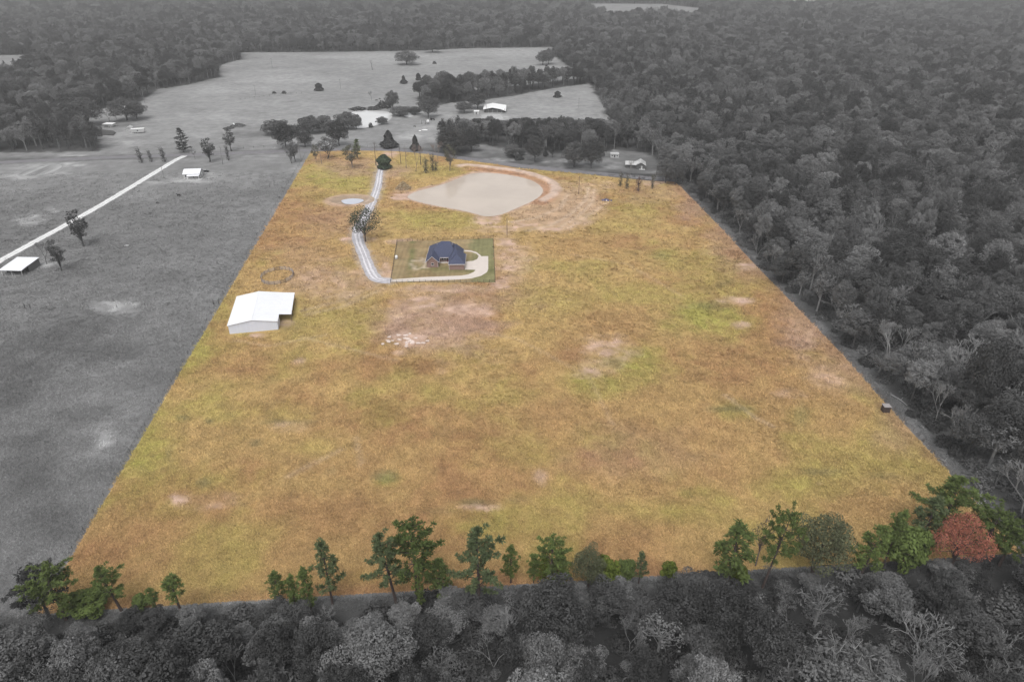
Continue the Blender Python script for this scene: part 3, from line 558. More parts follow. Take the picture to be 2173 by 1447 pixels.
def ivy(seed, Ht, Rc, lm, bm, n=520, top=.8):
    r = np.random.default_rng(seed); t = MB(); t.tube((0, 0, -.3), (r.normal(0, .3), r.normal(0, .3), Ht), Ht * .02, .06, 6, False)
    for i in range(11):
        a = r.uniform(0, 6.28); z = Ht * r.uniform(.4, .98); L = Rc * r.uniform(.8, 1.7); t.tube((0, 0, z), (math.cos(a) * L, math.sin(a) * L, z + L * r.uniform(.1, .8)), .07, .02, 4, False)
    q = r.random(n) * top + .06; a = r.uniform(0, 6.28, n); rad = Rc * (.35 + .75 * np.abs(np.sin(q * 9 + seed))) * r.uniform(.4, 1, n); C = np.stack([np.cos(a) * rad, np.sin(a) * rad, q * Ht], 1)
    v, f = leaves(C, np.stack([np.cos(a), np.sin(a), np.full(n, .3)], 1), .42, r, .7); return mbmesh(t, 'trunk', bm), np_mesh('crown', v, f, lm)
def shrub(seed, Ht, Rc, lm, bm, n=700):
    r = np.random.default_rng(seed); t = MB()
    for i in range(6): a = r.uniform(0, 6.28); t.tube((0, 0, -.2), (math.cos(a) * Rc * .6, math.sin(a) * Rc * .6, Ht * .7), .07, .02, 4, False)
    d = sph(n, r); d[:, 2] = np.abs(d[:, 2]); a = np.arctan2(d[:, 1], d[:, 0]); lump = 1 + .2 * np.sin(3 * a + seed) * np.cos(4 * d[:, 2]) + r.normal(0, .06, n); C = d * np.array([Rc, Rc, Ht * .95]) * lump[:, None] * (1 - .3 * r.random(n) ** 2)[:, None] + np.array([0, 0, .05])
    v, f = leaves(C, d, .42 * max(.7, Rc / 2.2), r, .6); return mbmesh(t, 'stem', bm), np_mesh('foliage', v, f, lm)

PROTO = {}   # name -> (trunk mesh, crown mesh, height, crown radius)
for i in range(6):
    Ht = [16, 18, 15, 19, 17, 14][i]; Rc = [5.0, 5.4, 4.8, 5.2, 4.4, 5.6][i]; PROTO['oak%d' % i] = decid(100 + i, Ht, Rc, Ht * .34, 38, 300, M['leaf'], M['bark'], .42) + (Ht, Rc)
for i in range(3): Ht = [21, 19, 22][i]; PROTO['pine%d' % i] = pine(200 + i, Ht, [4.0, 3.6, 4.2][i], Ht * .45, M['needle'], M['bark'], 9, .95, .9, 11, shape=i % 2) + (Ht, 4.0)
for i in range(4): Ht = [15, 16, 14, 17][i]; PROTO['bare%d' % i] = bare(300 + i, Ht, [.62, .55, .7, .6][i], M['paletwig'], [.27, .29, .25, .27][i], 6, stems=[1, 2, 1, 2][i]) + (Ht, 4.5)
for i in range(2): Ht = 13; PROTO['thin%d' % i] = decid(350 + i, Ht, 3.6, Ht * .38, 22, 26, M['mid_leaf'], M['paletwig'], .5, 1, True) + (Ht, 3.6)

for i in range(2): PROTO['brush%d' % i] = shrub(360 + i, 3.2, 3.0, M['leaf'], M['bark'], 650) + (3.2, 3.0)

def plant(name, protos, loc, sx, sz, rz, label, cat='tree', group=None, mats=None, lean=(0, 0)):
    tr, cr = protos[0], protos[1]
    e = empty(name, loc, rz, label, cat, group); e.scale = (sx, sx, sz); e.rotation_euler = (lean[0], lean[1], rz)
    link(tr.name.split('.')[0], tr, e); link(cr.name.split('.')[0], cr, e); return e

# ------------------------------------------------------------------ the woods
def jgrid(x0, x1, y0, y1, s, r):
    gx, gy = np.meshgrid(np.arange(x0, x1, s), np.arange(y0, y1, s)); gx = gx.ravel(); gy = gy.ravel()
    gx = gx + ((gy / s).astype(int) % 2) * s * .5
    return gx + r.uniform(-.38, .38, gx.size) * s, gy + r.uniform(-.38, .38, gy.size) * s
r = np.random.default_rng(5); xs = []; ys = []; ss = []
for (x0, x1, y0, y1, s) in ((-260, 420, 45, 420, 6.9), (-560, 700, 420, 1000, 7.9), (-1150, 1150, 1000, 1600, 9.4), (-1900, 1900, 1600, 2600, 12.0), (-1500, 1150, 300, 1000, 7.9)):
    a, b = jgrid(x0, x1, y0, y1, s, r)
    if s == 7.9 and y0 == 300: k = (a < -560) | ((a > 700) & (b > 420)); a = a[k]; b = b[k]
    xs.append(a); ys.append(b); ss.append(np.full(len(a), s))
x = np.concatenate(xs); y = np.concatenate(ys); s = np.concatenate(ss)
k = wood_mask(x, y); x, y, s = x[k], y[k], s[k]
px, py = proj(x, y, 12.0); k = (px > -140) & (px < 2313) & (py < 1660); x, y, s = x[k], y[k], s[k]
# young trees and gaps along the open edges
hgt = r.uniform(13, 20, len(x)) * (1 + .22 * (fbm(x, y, 45, 3, 41) - .5) * 2) * np.where(s > 9.5, s / 10.0, 1.0) * r.uniform(.78, 1.18, len(x)) * np.where(y < 200, r.uniform(.62, 1.12, len(x)), 1.0)
px, py = proj(x, y); front = (y < 140) & (py > line_y(px))
for _ in range(6):                                           # crowns stop below the fence line, so bases step back from it
    tx, ty = proj(x, y, hgt); bad = front & (ty < line_y(tx) + np.interp(tx, [0, 60, 1060, 1120, 1500, 1560, 1960, 2020], [20, 55, 62, 12, 12, 34, 34, 10]) + 30 * (fbm(x, y, 14, 2, 44) - .5)); grv = inpoly(x, y, WOODS[3]) & (ty < 250 + 26 * (fbm(x, y, 12, 2, 45) - .5)); hgt = np.where(bad | grv, hgt * .86, hgt)
k = ~(front & (hgt < 4.5)); x, y, s, hgt = x[k], y[k], s[k], hgt[k]; k = ~((y < 175) & (r.random(len(x)) < .10)); x, y, s, hgt = x[k], y[k], s[k], hgt[k]
px, py = proj(x, y)
edge_d = segdist(x, y, PROP, True); pin = fbm(x, y, 60, 3, 42); u = r.random(len(x))
names = list(PROTO); kind = np.empty(len(x), int); idx = {n: i for i, n in enumerate(names)}
for i in range(len(x)):
    near_r = edge_d[i] < 45 and px[i] > 1500 and py[i] > 450
    pb = .30 if near_r else (.16 if y[i] < 130 else (.14 if y[i] < 450 else .10)); pt = .16 if near_r else .12; pp = .12 + .5 * max(0, pin[i] - .42) * 2
    if near_r: pp *= .4
    kind[i] = idx['bare%d' % r.integers(4)] if u[i] < pb else idx['thin%d' % r.integers(2)] if u[i] < pb + pt else idx['pine%d' % r.integers(3)] if u[i] < pb + pt + pp else idx['oak%d' % r.integers(6)]
# undergrowth between the near trees and along the strip beside the meadow
bx_, by_ = jgrid(-200, 330, 45, 420, 4.6, r); wm = wood_mask(bx_, by_); ed_ = segdist(bx_, by_, PROP, True); ip = inpoly(bx_, by_, PROP); bpx, bpy_ = proj(bx_, by_)
kk = ((wm & (r.random(len(bx_)) < .8)) | (~ip & (ed_ > 3.8) & (bpx > 1460) & (bpy_ > 395) & (bx_ > 60) & (r.random(len(bx_)) < .45)) | (~ip & (ed_ > 2.5) & (bpy_ > line_y(bpx)) & (by_ < 130) & (bpx > 100) & (r.random(len(bx_)) < .75))) & (bpx > -120) & (bpx < 2300) & (bpy_ < 1560)
nb_ = int(kk.sum()); x = np.concatenate([x, bx_[kk]]); y = np.concatenate([y, by_[kk]]); s = np.concatenate([s, np.full(nb_, 4.6)]); hgt = np.concatenate([hgt, r.uniform(.7, 3.4, nb_) * np.where(wm[kk], 1, .6)]); kind = np.concatenate([kind, np.where(r.random(nb_) < .5, idx['brush0'], idx['brush1'])])
px, py = proj(x, y); rot = r.uniform(0, 6.28, len(x)); pix = hgt * F / depth(y); tx, ty = proj(x, y, hgt * .8)
vis = (tx > -20) & (tx < 2193) & (ty < 1475) & (py > -20); order = np.argsort(-(pix * vis)); single = np.zeros(len(x), bool); single[order[:290]] = True
LAB = {'oak': ('woodland_tree', 'grey leafy round-crowned tree standing in the dark wood around the meadow'), 'pin': ('woodland_pine', 'grey pine with tufted crown standing in the dark wood around the meadow'),
       'bar': ('bare_woodland_tree', 'pale leafless tree standing in the dark wood around the meadow'), 'bru': ('undergrowth_shrub', 'low grey shrub growing under the trees of the dark wood'), 'thi': ('thin_woodland_tree', 'thin-leaved grey tree standing in the dark wood around the meadow')}
SRC = {}
def lab_of(i):
    nm, lb = LAB[names[kind[i]][:3]]; sz = 'tall' if hgt[i] > 17 else ('mid-sized' if hgt[i] > 11.5 else 'low'); b = names[kind[i]][:3]
    where = 'wood before the green pines' if y[i] < 118 + .12 * x[i] and px[i] < 1950 else 'wood behind the box blind'
    if b == 'bru': return nm, sz + ' grey shrub under the trees of the ' + where
    return nm, sz + ' ' + {'oak': 'grey leafy round-crowned tree', 'pin': 'grey pine with tufted crown', 'bar': 'pale leafless tree', 'thi': 'thin-leaved grey tree'}[b] + ' in the ' + where
def sc_of(i):
    pr = PROTO[names[kind[i]]]; z = hgt[i] / pr[2]; w = (s[i] * .5 * (1.32 if y[i] < 200 else 1.36)) / pr[3] if not names[kind[i]].startswith(('bare', 'pine')) else z * 1.05
    w = max(min(w * (.66 + .75 * (((i * 7919) % 100) / 100) ** 1.5), z * 1.45), z * .45); return w, z
for i in np.where(single)[0]:
    n = names[kind[i]]; w, z = sc_of(i); nm, lb = lab_of(i)
    e = plant(nm, PROTO[n], (x[i], y[i], 0), w, z, rot[i], lb, 'shrub' if n[:3] == 'bru' else 'tree', 'trees of the wood around the meadow')
    if n not in SRC: SRC[n] = e
for n in names:
    if n not in SRC:                                         # every kind has at least one standing tree of its own
        i = [j for j in np.where(vis & ~single)[0] if kind[j] == idx[n]]; i = i[int(np.argmax(pix[i]))]; w, z = sc_of(i); nm, lb = lab_of(i); single[i] = True
        SRC[n] = plant(nm, PROTO[n], (x[i], y[i], 0), w, z, rot[i], lb, 'shrub' if n[:3] == 'bru' else 'tree', 'trees of the wood around the meadow')
rest = np.where(~single)[0]
me = bpy.data.meshes.new('forest'); me.vertices.add(len(rest)); me.vertices.foreach_set('co', np.stack([x[rest], y[rest], np.zeros(len(rest))], 1).astype(np.float32).ravel())
a = me.attributes.new('kind_id', 'INT', 'POINT'); a.data.foreach_set('value', kind[rest].astype(np.int32))
a = me.attributes.new('turn', 'FLOAT_VECTOR', 'POINT'); a.data.foreach_set('vector', np.stack([np.zeros(len(rest)), np.zeros(len(rest)), rot[rest]], 1).astype(np.float32).ravel())
sw = np.array([sc_of(i) for i in rest]); a = me.attributes.new('size', 'FLOAT_VECTOR', 'POINT'); a.data.foreach_set('vector', np.stack([sw[:, 0], sw[:, 0], sw[:, 1]], 1).astype(np.float32).ravel())
me.update(); forest = link('forest', me); tag(forest, 'dense grey woodland stretching away behind the meadow to the horizon', 'woodland', kind='stuff')
ng = bpy.data.node_groups.new('forest_trees', 'GeometryNodeTree'); ng.interface.new_socket('Geometry', in_out='INPUT', socket_type='NodeSocketGeometry'); ng.interface.new_socket('Geometry', in_out='OUTPUT', socket_type='NodeSocketGeometry')
N = ng.nodes; Lk = ng.links; gi = N.new('NodeGroupInput'); go = N.new('NodeGroupOutput'); jn = N.new('GeometryNodeJoinGeometry'); Lk.new(jn.outputs[0], go.inputs[0])
def named(n, dt): q = N.new('GeometryNodeInputNamedAttribute'); q.data_type = dt; q.inputs['Name'].default_value = n; return q.outputs['Attribute']
ak, at, asz = named('kind_id', 'INT'), named('turn', 'FLOAT_VECTOR'), named('size', 'FLOAT_VECTOR')
for n in names:
    cmp = N.new('FunctionNodeCompare'); cmp.data_type = 'INT'; cmp.operation = 'EQUAL'; Lk.new(ak, cmp.inputs[2]); cmp.inputs[3].default_value = idx[n]
    j2 = N.new('GeometryNodeJoinGeometry')
    for ch in SRC[n].children:
        oi = N.new('GeometryNodeObjectInfo'); oi.transform_space = 'ORIGINAL'; oi.inputs['Object'].default_value = ch; Lk.new(oi.outputs['Geometry'], j2.inputs[0])
    g2 = N.new('GeometryNodeGeometryToInstance'); Lk.new(j2.outputs[0], g2.inputs[0])
    ip = N.new('GeometryNodeInstanceOnPoints'); Lk.new(gi.outputs[0], ip.inputs['Points']); Lk.new(cmp.outputs[0], ip.inputs['Selection']); Lk.new(g2.outputs[0], ip.inputs['Instance'])
    rt = N.new('FunctionNodeEulerToRotation'); Lk.new(at, rt.inputs[0]); Lk.new(rt.outputs[0], ip.inputs['Rotation']); Lk.new(asz, ip.inputs['Scale']); Lk.new(ip.outputs[0], jn.inputs[0])
md = forest.modifiers.new('trees', 'NODES'); md.node_group = ng
print('forest instances', len(rest), 'single', int(single.sum()))

# ------------------------------------------------------------------ single trees, placed by foot, tip and crown width in photo pixels
def recolor(p, leaf, bark):
    t, c = p[0].copy(), p[1].copy(); t.materials[0] = bark; c.materials[0] = leaf; return (t, c) + tuple(p[2:])
def snag(seed, Ht, bm, nb=9, rad=.022):
    r = np.random.default_rng(seed); t = MB(); c = MB(); q = [(0, 0, -.3)]
    for i in range(1, 6): q.append((r.normal(0, .10) * i, r.normal(0, .10) * i, Ht * i / 5))
    for i in range(5): t.tube(q[i], q[i + 1], Ht * rad * (1 - .16 * i), Ht * rad * (1 - .16 * (i + 1)), 6, False)
    for i in range(nb):
        a = r.uniform(0, 6.28); f = r.uniform(.45, .98); z = Ht * f; L = r.uniform(.8, 2.2); b = q[min(4, int(f * 5))]; c.tube((b[0], b[1], z - .1), (b[0] + math.cos(a) * L, b[1] + math.sin(a) * L, z + L * r.uniform(.5, 1.4)), .08, .03, 4, False)
    return mbmesh(t, 'trunk', bm), mbmesh(c, 'branches', bm), Ht, 1.4
def nm_(t, c, Ht, Rc): return (t, c, Ht, Rc)
K = {}
gp = [pine(400 + i, Ht, Rc, Ht * zf, M['g_pine'], M['bark_b'], lv, dn, .72, 24, shape=sh) + (Ht, Rc) for i, (Ht, Rc, zf, lv, dn, sh) in enumerate([(22, 5.2, .38, 10, 1.05, 0), (20, 4.6, .42, 9, 1.05, 1), (16, 3.6, .30, 9, 1.05, 0), (12, 2.6, .28, 8, 1.0, 1), (14, 2.0, .58, 6, .85, 1)])]
K['pineA'], K['pineB'], K['pineC'], K['pineD'], K['pineE'] = gp
K['pineA2'] = recolor(gp[0], M['g_pine2'], M['bark_b']); K['pineB2'] = recolor(gp[1], M['g_dark'], M['bark_b']); K['pineC2'] = recolor(gp[2], M['g_pine2'], M['bark_b']); K['pineD2'] = recolor(gp[3], M['g_yel'], M['bark_b']); K['pineBg'] = recolor(gp[1], M['dark_leaf'], M['bark'])
K['pineLay'] = pine(420, 15, 3.6, 2.0, M['dark_leaf'], M['bark'], 8, 1.2, .8, 16, shape=0) + (15, 3.6)
K['bushG'] = decid(430, 6, 3.0, .5, 26, 190, M['g_pine'], M['bark_b'], .45) + (6, 3.0); K['bushY'] = recolor(K['bushG'], M['g_yel'], M['bark_b'])
K['willow'] = decid(431, 14, 5.6, 3.0, 40, 330, M['g_olive'], M['bark_b'], .36, multi=3) + (14, 5.6)
K['tan'] = decid(432, 12, 3.4, 3.0, 22, 24, M['g_tan'], M['bark_p'], .42, 1, True) + (12, 3.4)
K['red'] = decid(433, 14, 6.0, 5.0, 40, 230, M['g_red'], M['bark_b'], .32, 1.0, True) + (14, 6.0)
K['roadtree'] = decid(434, 12, 3.4, 2.6, 24, 80, M['g_road'], M['bark_p'], .40, 1, True, 2) + (12, 3.4)
K['roadgrey'] = recolor(K['roadtree'], M['mid_leaf'], M['bark']); K['sparse'] = decid(435, 15, 3.0, 2.0, 30, 60, M['dark_leaf'], M['bark'], .45, 1.0, True) + (15, 3.2)
K['lone'] = decid(436, 11.5, 5.2, 2.4, 34, 75, M['g_bush'], M['bark_b'], .42, 1.0, True) + (11.5, 5.2)
K['oakd'] = recolor(decid(437, 15, 5.6, 2.4, 44, 240, M['dark_leaf'], M['bark'], .45) + (15, 5.6), M['dark_leaf'], M['bark']); K['oakm'] = recolor(K['oakd'], M['mid_leaf'], M['bark'])
K['cedar'] = cedar(440, 10, 4.4, M['dark_leaf'], M['bark'], 1900, .75) + (10, 4.4); K['round'] = cedar(441, 7, 3.6, M['dark_leaf'], M['bark'], 1300, .42) + (7, 3.6)
K['gbush'] = cedar(442, 9, 4.2, M['g_bush'], M['bark_b'], 1900, .30) + (9, 4.2)
K['ivyg'] = ivy(443, 11, 1.5, M['dark_leaf'], M['bark']) + (11, 1.5); K['ivyc'] = ivy(444, 11, 1.5, M['g_road'], M['bark_b']) + (11, 1.5); K['ivyp'] = ivy(445, 11, 1.8, M['g_purple'], M['bark_b']) + (11, 1.8)
K['snag'] = snag(446, 14, M['bark_p']); K['snagd'] = snag(447, 14, M['bark_b']); K['snagg'] = snag(448, 14, M['pole'])
K['bareg'] = bare(449, 14, .55, M['bark'], .27, 6) + (14, 4.0); K['barep'] = bare(450, 14, .42, M['bark_p'], .30, 6) + (14, 3.2); K['barew'] = bare(451, 13, .6, M['paletwig'], .27, 6) + (13, 4.0)
K['willg'] = decid(452, 9, 4.2, .5, 34, 190, M['mid_leaf'], M['bark'], .45, multi=4) + (9, 4.2); K['shrubg'] = shrub(453, 3, 3.0, M['dark_leaf'], M['bark']) + (3, 3.0)
NAME = {'pineA': 'pine_tree', 'pineB': 'pine_tree', 'pineC': 'pine_tree', 'pineD': 'pine_tree', 'pineE': 'pine_tree', 'pineL': 'pine_tree', 'bushG': 'bush', 'bushY': 'bush', 'willo': 'willow_tree', 'cedar': 'cedar_tree', 'round': 'round_tree', 'gbush': 'bush', 'ivyg': 'ivy_covered_tree', 'ivyc': 'ivy_covered_tree',
        'ivyp': 'ivy_covered_tree', 'snag': 'dead_tree', 'snagd': 'dead_tree', 'snagg': 'dead_tree', 'bareg': 'bare_tree', 'barep': 'bare_tree', 'barew': 'bare_tree', 'willg': 'pond_willow', 'shrub': 'shrub', 'red': 'red_leaved_tree'}
GE = 'pines along the wooded edge of the meadow'; GR = 'trees along the road'; GI = 'ivy covered trunks by the road'; GF = 'trees in the far pasture'; GW = 'willows at the far pond'; GY = 'trees in the roadside yard'; GL = 'trees on the ranch pasture'
TREES = [
 ('pineBg', 108, 1314, 1216, 80, 'grey pine hard against the left end of the wooded meadow edge', GE), ('pineB', 141, 1315, 1208, 80, 'broad green pine at the corner of the meadow', GE), ('pineA', 258, 1296, 1204, 72, 'green pine with forked leaning trunk near the meadow corner', GE),
 ('bushG', 190, 1295, 1264, 80, 'low green bush between two broad pines at the meadow corner', GE), ('pineE', 342, 1315, 1253, 24, 'thin short pine with bare trunk beside the taller thin pine', GE), ('pineE', 387, 1306, 1228, 40, 'thin tall pine with bare trunk and light green top', GE), ('bushG', 303, 1290, 1266, 36, 'small green bush beside the thin pines', GE),
 ('pineC', 595, 1277, 1216, 46, 'small green pine beside two slender pines at the wooded edge', GE), ('pineD', 630, 1298, 1227, 30, 'slender dark green pine at the wooded edge', GE), ('pineD', 662, 1300, 1211, 38, 'slender dark green pine at the wooded edge', GE), ('pineC2', 706, 1282, 1150, 62, 'tall blue-green pine beside slender young pines', GE),
 ('pineA2', 843, 1286, 1135, 90, 'large blue-green pine with leaning dark trunk', GE), ('pineB2', 887, 1276, 1115, 88, 'tallest deep green pine with wide shelf-like boughs', GE), ('pineC', 937, 1278, 1188, 58, 'light green young pine beside the tallest deep green pine', GE), ('pineD', 895, 1300, 1202, 24, 'narrow young pine below the tallest deep green pine', GE),
 ('pineA2', 1018, 1310, 1124, 105, 'largest blue-green pine with long bare trunk', GE), ('pineC', 1084, 1236, 1160, 42, 'small upright pine with thin dark trunk', GE), ('pineD', 1132, 1236, 1180, 28, 'small pale young pine among yellow-green saplings', GE), ('pineB', 1169, 1246, 1145, 58, 'bright green pine with rounded top over saplings', GE),
 ('pineD2', 1155, 1240, 1185, 34, 'yellow-green sapling at the wooded edge', GE), ('pineC', 1186, 1252, 1181, 56, 'light green bushy pine below the bright green pine', GE), ('willow', 1246, 1246, 1167, 62, 'pale olive loose-crowned tree among green saplings', GE), ('bushY', 1283, 1240, 1190, 58, 'bright yellow-green bush beside the pale olive tree', GE), ('bushG', 1327, 1236, 1190, 36, 'small dull green bush at the wooded edge', GE),
 ('pineC2', 1355, 1238, 1173, 32, 'narrow green pine standing beside small bushes', GE), ('bushY', 1418, 1227, 1195, 32, 'small round yellow-green bush alone at the fence line', GE), ('pineC', 1543, 1240, 1115, 92, 'broad dense green pine beside a pale sparse tree', GE), ('bushY', 1560, 1232, 1200, 40, 'low tan and green bush under the broad dense pine', GE), ('tan', 1603, 1200, 1089, 40, 'pale sparse tan-leaved tree between two green pines', GE),
 ('pineB', 1618, 1246, 1088, 62, 'leaning green pine with long slanting trunk', GE), ('willow', 1727, 1222, 1102, 106, 'large olive-grey feathery tree at the wooded edge', GE), ('pineC', 1821, 1230, 1118, 74, 'green pine with slanting trunk beside the olive-grey tree', GE), ('pineD', 1872, 1206, 1092, 44, 'light green narrow pine behind bushy pines', GE),
 ('bushG', 1912, 1208, 1125, 80, 'bushy light green pine beside the red-leaved tree', GE), ('pineC2', 1945, 1172, 1058, 74, 'dark green pine joined to the big corner pine', GE), ('pineA', 1984, 1150, 1016, 120, 'big spreading green pine at the right corner of the meadow', GE), ('pineB2', 2075, 1192, 1085, 84, 'deep green pine behind the red-leaved tree', GE), ('pineB2', 2120, 1200, 1120, 70, 'deep green low pine at the meadow corner behind the red-leaved tree', GE),
 ('red', 2008, 1222, 1109, 98, 'rust-red leafed tree in front of dark green pines', None),
 ('oakd', 607, 314, 262, 46, 'dark round oak beside the road left of two smaller oaks', GR), ('oakd', 648, 312, 281, 31, 'small dark round oak beside the road', GR), ('oakd', 720, 310, 255, 42, 'tall dark open-crowned oak beside the road', GR), ('willg', 586, 286, 255, 52, 'grey bushy willow along the ditch behind the road', GW), ('willg', 658, 283, 246, 46, 'grey bushy willow along the ditch behind the road', GW), ('willg', 688, 281, 244, 44, 'grey bushy willow along the ditch behind the road', GW), ('willg', 622, 286, 268, 34, 'low grey willow scrub along the ditch behind the road', GW),
 ('willg', 738, 275, 236, 40, 'grey willow overhanging the bright far pond', GW), ('willg', 758, 274, 243, 24, 'narrow grey willow on the near bank of the bright far pond', GW), ('oakm', 834, 233, 193, 27, 'tall grey tree on the far bank of the bright pond', GW), ('shrubg', 815, 228, 215, 32, 'dark scrub on the far bank of the bright pond', GW), ('barew', 789, 213, 186, 18, 'pale bare tree behind the bright far pond', GF), ('willg', 851, 246, 226, 40, 'grey willow between the bright pond and its inlet', GW),
 ('willg', 811, 264, 248, 22, 'small grey willow at the pond bank below the bright water', GW), ('shrubg', 787, 271, 261, 9, 'tiny bush at the pond bank', GW), ('shrubg', 760, 233, 228, 34, 'dark reeds along the far bank of the bright pond', GW), ('shrubg', 795, 232, 226, 30, 'dark reeds along the far bank of the bright pond', GW), ('willg', 880, 243, 226, 26, 'grey scrub beside the pond inlet', GW), ('oakm', 909, 250, 205, 42, 'round grey oak standing by the tractor', GF), ('cedar', 826, 313, 278, 36, 'dark cone-shaped cedar beyond the road', None), ('cedar', 882, 320, 288, 22, 'dark narrow evergreen beyond the road behind bare trunks', GR),
 ('roadgrey', 620, 347, 308, 20, 'thin grey tree at the corner of pasture and road', GR), ('roadgrey', 626, 343, 300, 24, 'thin grey tree at the corner of pasture and road', GR), ('snagg', 640, 344, 302, 7, 'grey dead pole tree at the corner of pasture and road', GR), ('roadtree', 671, 346, 306, 14, 'thin dull green tree just inside the meadow corner', GR), ('snag', 683, 348, 308, 6, 'pale thin dead trunk just inside the meadow corner', GR), ('roadgrey', 696, 337, 290, 38, 'full grey-leaved tree at the roadside edge of the meadow', GR), ('roadtree', 747, 357, 306, 36, 'spreading dull green tree on pinkish soil near the road', GR), ('pineC2', 760, 339, 296, 20, 'small dark pine near the road behind the spreading tree', GR),
 ('snagd', 798, 351, 300, 8, 'dark dead trunk beside the round dark bush', GR), ('gbush', 816, 358, 329, 33, 'round dark green bush at the top of the gravel drive', None), ('snagd', 832, 336, 312, 5, 'short dark trunk by the pale drive entrance', GR), ('snagd', 851, 348, 312, 6, 'dark dead trunk right of the round dark bush', GR), ('snag', 862, 357, 306, 6, 'thin pale dead trunk right of the round dark bush', GR), ('barep', 882, 365, 296, 24, 'big pale bare tree in front of the narrow evergreen', GR), ('snagd', 893, 350, 304, 8, 'dark dead trunk beside the big pale bare tree', GR),
 ('ivyc', 904, 368, 333, 13, 'ivy covered short trunk near the big pond', GI), ('ivyc', 918, 363, 323, 12, 'ivy covered short trunk near the big pond', GI), ('ivyc', 925, 363, 340, 10, 'ivy covered short trunk near the big pond', GI), ('barep', 930, 347, 296, 24, 'grey-brown bare tree by the road above the pond', GR), ('roadtree', 955, 364, 306, 24, 'sparse leafy tree at the corner of the pond bank', GR),
 ('pineLay', 390, 323, 274, 31, 'dark layered pine beside the ranch drive gate', GL), ('sparse', 446, 344, 289, 29, 'open-crowned dark tree by the road near the white cabin', GL), ('sparse', 491, 321, 269, 23, 'tall narrow dark tree beyond the road', GL), ('ivyg', 485, 341, 305, 9, 'narrow ivy covered trunk near the tall narrow tree', GL), ('snagg', 473, 349, 310, 7, 'thin grey dead tree behind the white cabin', GL), ('ivyg', 301, 346, 311, 13, 'leaning ivy trunk beside the road near the ranch drive', GI), ('ivyg', 322, 344, 316, 9, 'leaning ivy trunk beside the road near the ranch drive', GI), ('ivyg', 350, 344, 310, 13, 'leaning ivy trunk beside the road near the ranch drive', GI), ('bareg', 414, 339, 313, 12, 'small bare tree between the layered pine and the road', GL),
 ('sparse', 177, 523, 439, 38, 'tall sparse tree standing over the pale ranch drive', GL), ('bareg', 100, 561, 495, 36, 'bare-topped tree behind the open shed', GL), ('sparse', 131, 575, 503, 30, 'sparse dark tree beside the open shed', GL),
 ('oakm', 270, 256, 208, 62, 'broad grey oak beside the old trailer', GL), ('oakm', 291, 253, 216, 38, 'smaller grey oak touching the broad oak', GL), ('bareg', 233, 259, 227, 32, 'half-bare tree behind the carport', GL), ('bareg', 249, 256, 238, 18, 'small bare tree between the oaks and the carport', GL), ('oakm', 188, 268, 208, 64, 'wide grey tree at the edge of the wood left of the carport', GL), ('oakm', 150, 272, 218, 50, 'grey tree at the edge of the wood behind the wide grey tree', GL),
 ('round', 677, 193, 177, 20, 'dark round tree alone in the far pasture', GF), ('shrubg', 582, 199, 194, 8, 'small bush on the far pasture fence', GF), ('shrubg', 603, 199, 193, 9, 'small bush on the far pasture fence', GF), ('cedar', 857, 178, 161, 15, 'small dark cedar in the far pasture', GF), ('round', 888, 171, 156, 13, 'small grey round tree near the tree belt', GF), ('oakm', 863, 138, 108, 46, 'broad oak alone in the far pasture', GF), ('snagg', 790, 149, 128, 8, 'lone dead trunk in the far pasture', GF), ('shrubg', 922, 136, 130, 8, 'tiny round bush in the far pasture', GF), ('round', 1183, 207, 194, 17, 'small round tree alone in the mown field', GF),
 ('oakm', 1152, 139, 108, 26, 'grey tree clump at the end of the far pasture', GF), ('oakm', 1164, 137, 103, 24, 'grey tree clump at the end of the far pasture', GF), ('oakm', 918, 112, 82, 36, 'big tree at the forest edge of the far pasture', GF), ('oakd', 1014, 231, 196, 39, 'dense round tree beside the pale-roofed barn', GF), ('oakm', 985, 240, 216, 34, 'thin grey tree behind the small white shed', GF),
 ('oakd', 1135, 344, 290, 35, 'dark tree in the roadside yard with clear trunk', GY), ('oakm', 1218, 355, 302, 50, 'leafy grey tree by the road beside a darker one', GY), ('oakd', 1254, 357, 293, 48, 'dark leafy tree by the road beside a lighter one', GY), ('willg', 1087, 333, 306, 32, 'bushy grey tree in the roadside yard', GY), ('shrubg', 1101, 339, 328, 19, 'round clipped bush in the roadside yard', GY), ('cedar', 1158, 332, 312, 11, 'small cone evergreen in the roadside yard', GY), ('barew', 1153, 331, 283, 18, 'pale crooked bare tree in the roadside yard', GY), ('sparse', 1172, 335, 304, 14, 'thin tree in the roadside yard', GY), ('willg', 1108, 330, 314, 16, 'small grey bush in the roadside yard', GY), ('oakd', 1000, 322, 272, 40, 'dark oak at the drive of the roadside yard', GY), ('oakd', 962, 330, 262, 50, 'big dark oak at the corner of the roadside grove', GY), ('oakd', 945, 322, 285, 36, 'lower dark oak at the corner of the roadside grove', GY),
 ('ivyc', 1316, 396, 363, 10, 'ivy covered pole trunk at the meadow end opposite the small grey house', GI), ('ivyc', 1330, 401, 367, 11, 'ivy covered pole trunk at the meadow end opposite the small grey house', GI), ('ivyp', 1354, 406, 372, 14, 'purple-brown ivy covered trunk opposite the small grey house', GI), ('ivyc', 1384, 401, 367, 10, 'ivy covered pole trunk at the meadow end opposite the small grey house', GI), ('barew', 1338, 384, 320, 19, 'tall pale bare tree in front of the small grey house', GY), ('snagg', 1392, 384, 350, 6, 'broken dead trunk beyond the road by the wood', GY), ('oakm', 1412, 388, 335, 40, 'grey tree at the roadside corner of the wood', GY), ('oakm', 1432, 392, 340, 38, 'grey tree at the roadside corner of the wood', GY),
 ('lone', 776, 513, 441, 64, 'lone dark open-crowned tree shading the gravel drive', None),
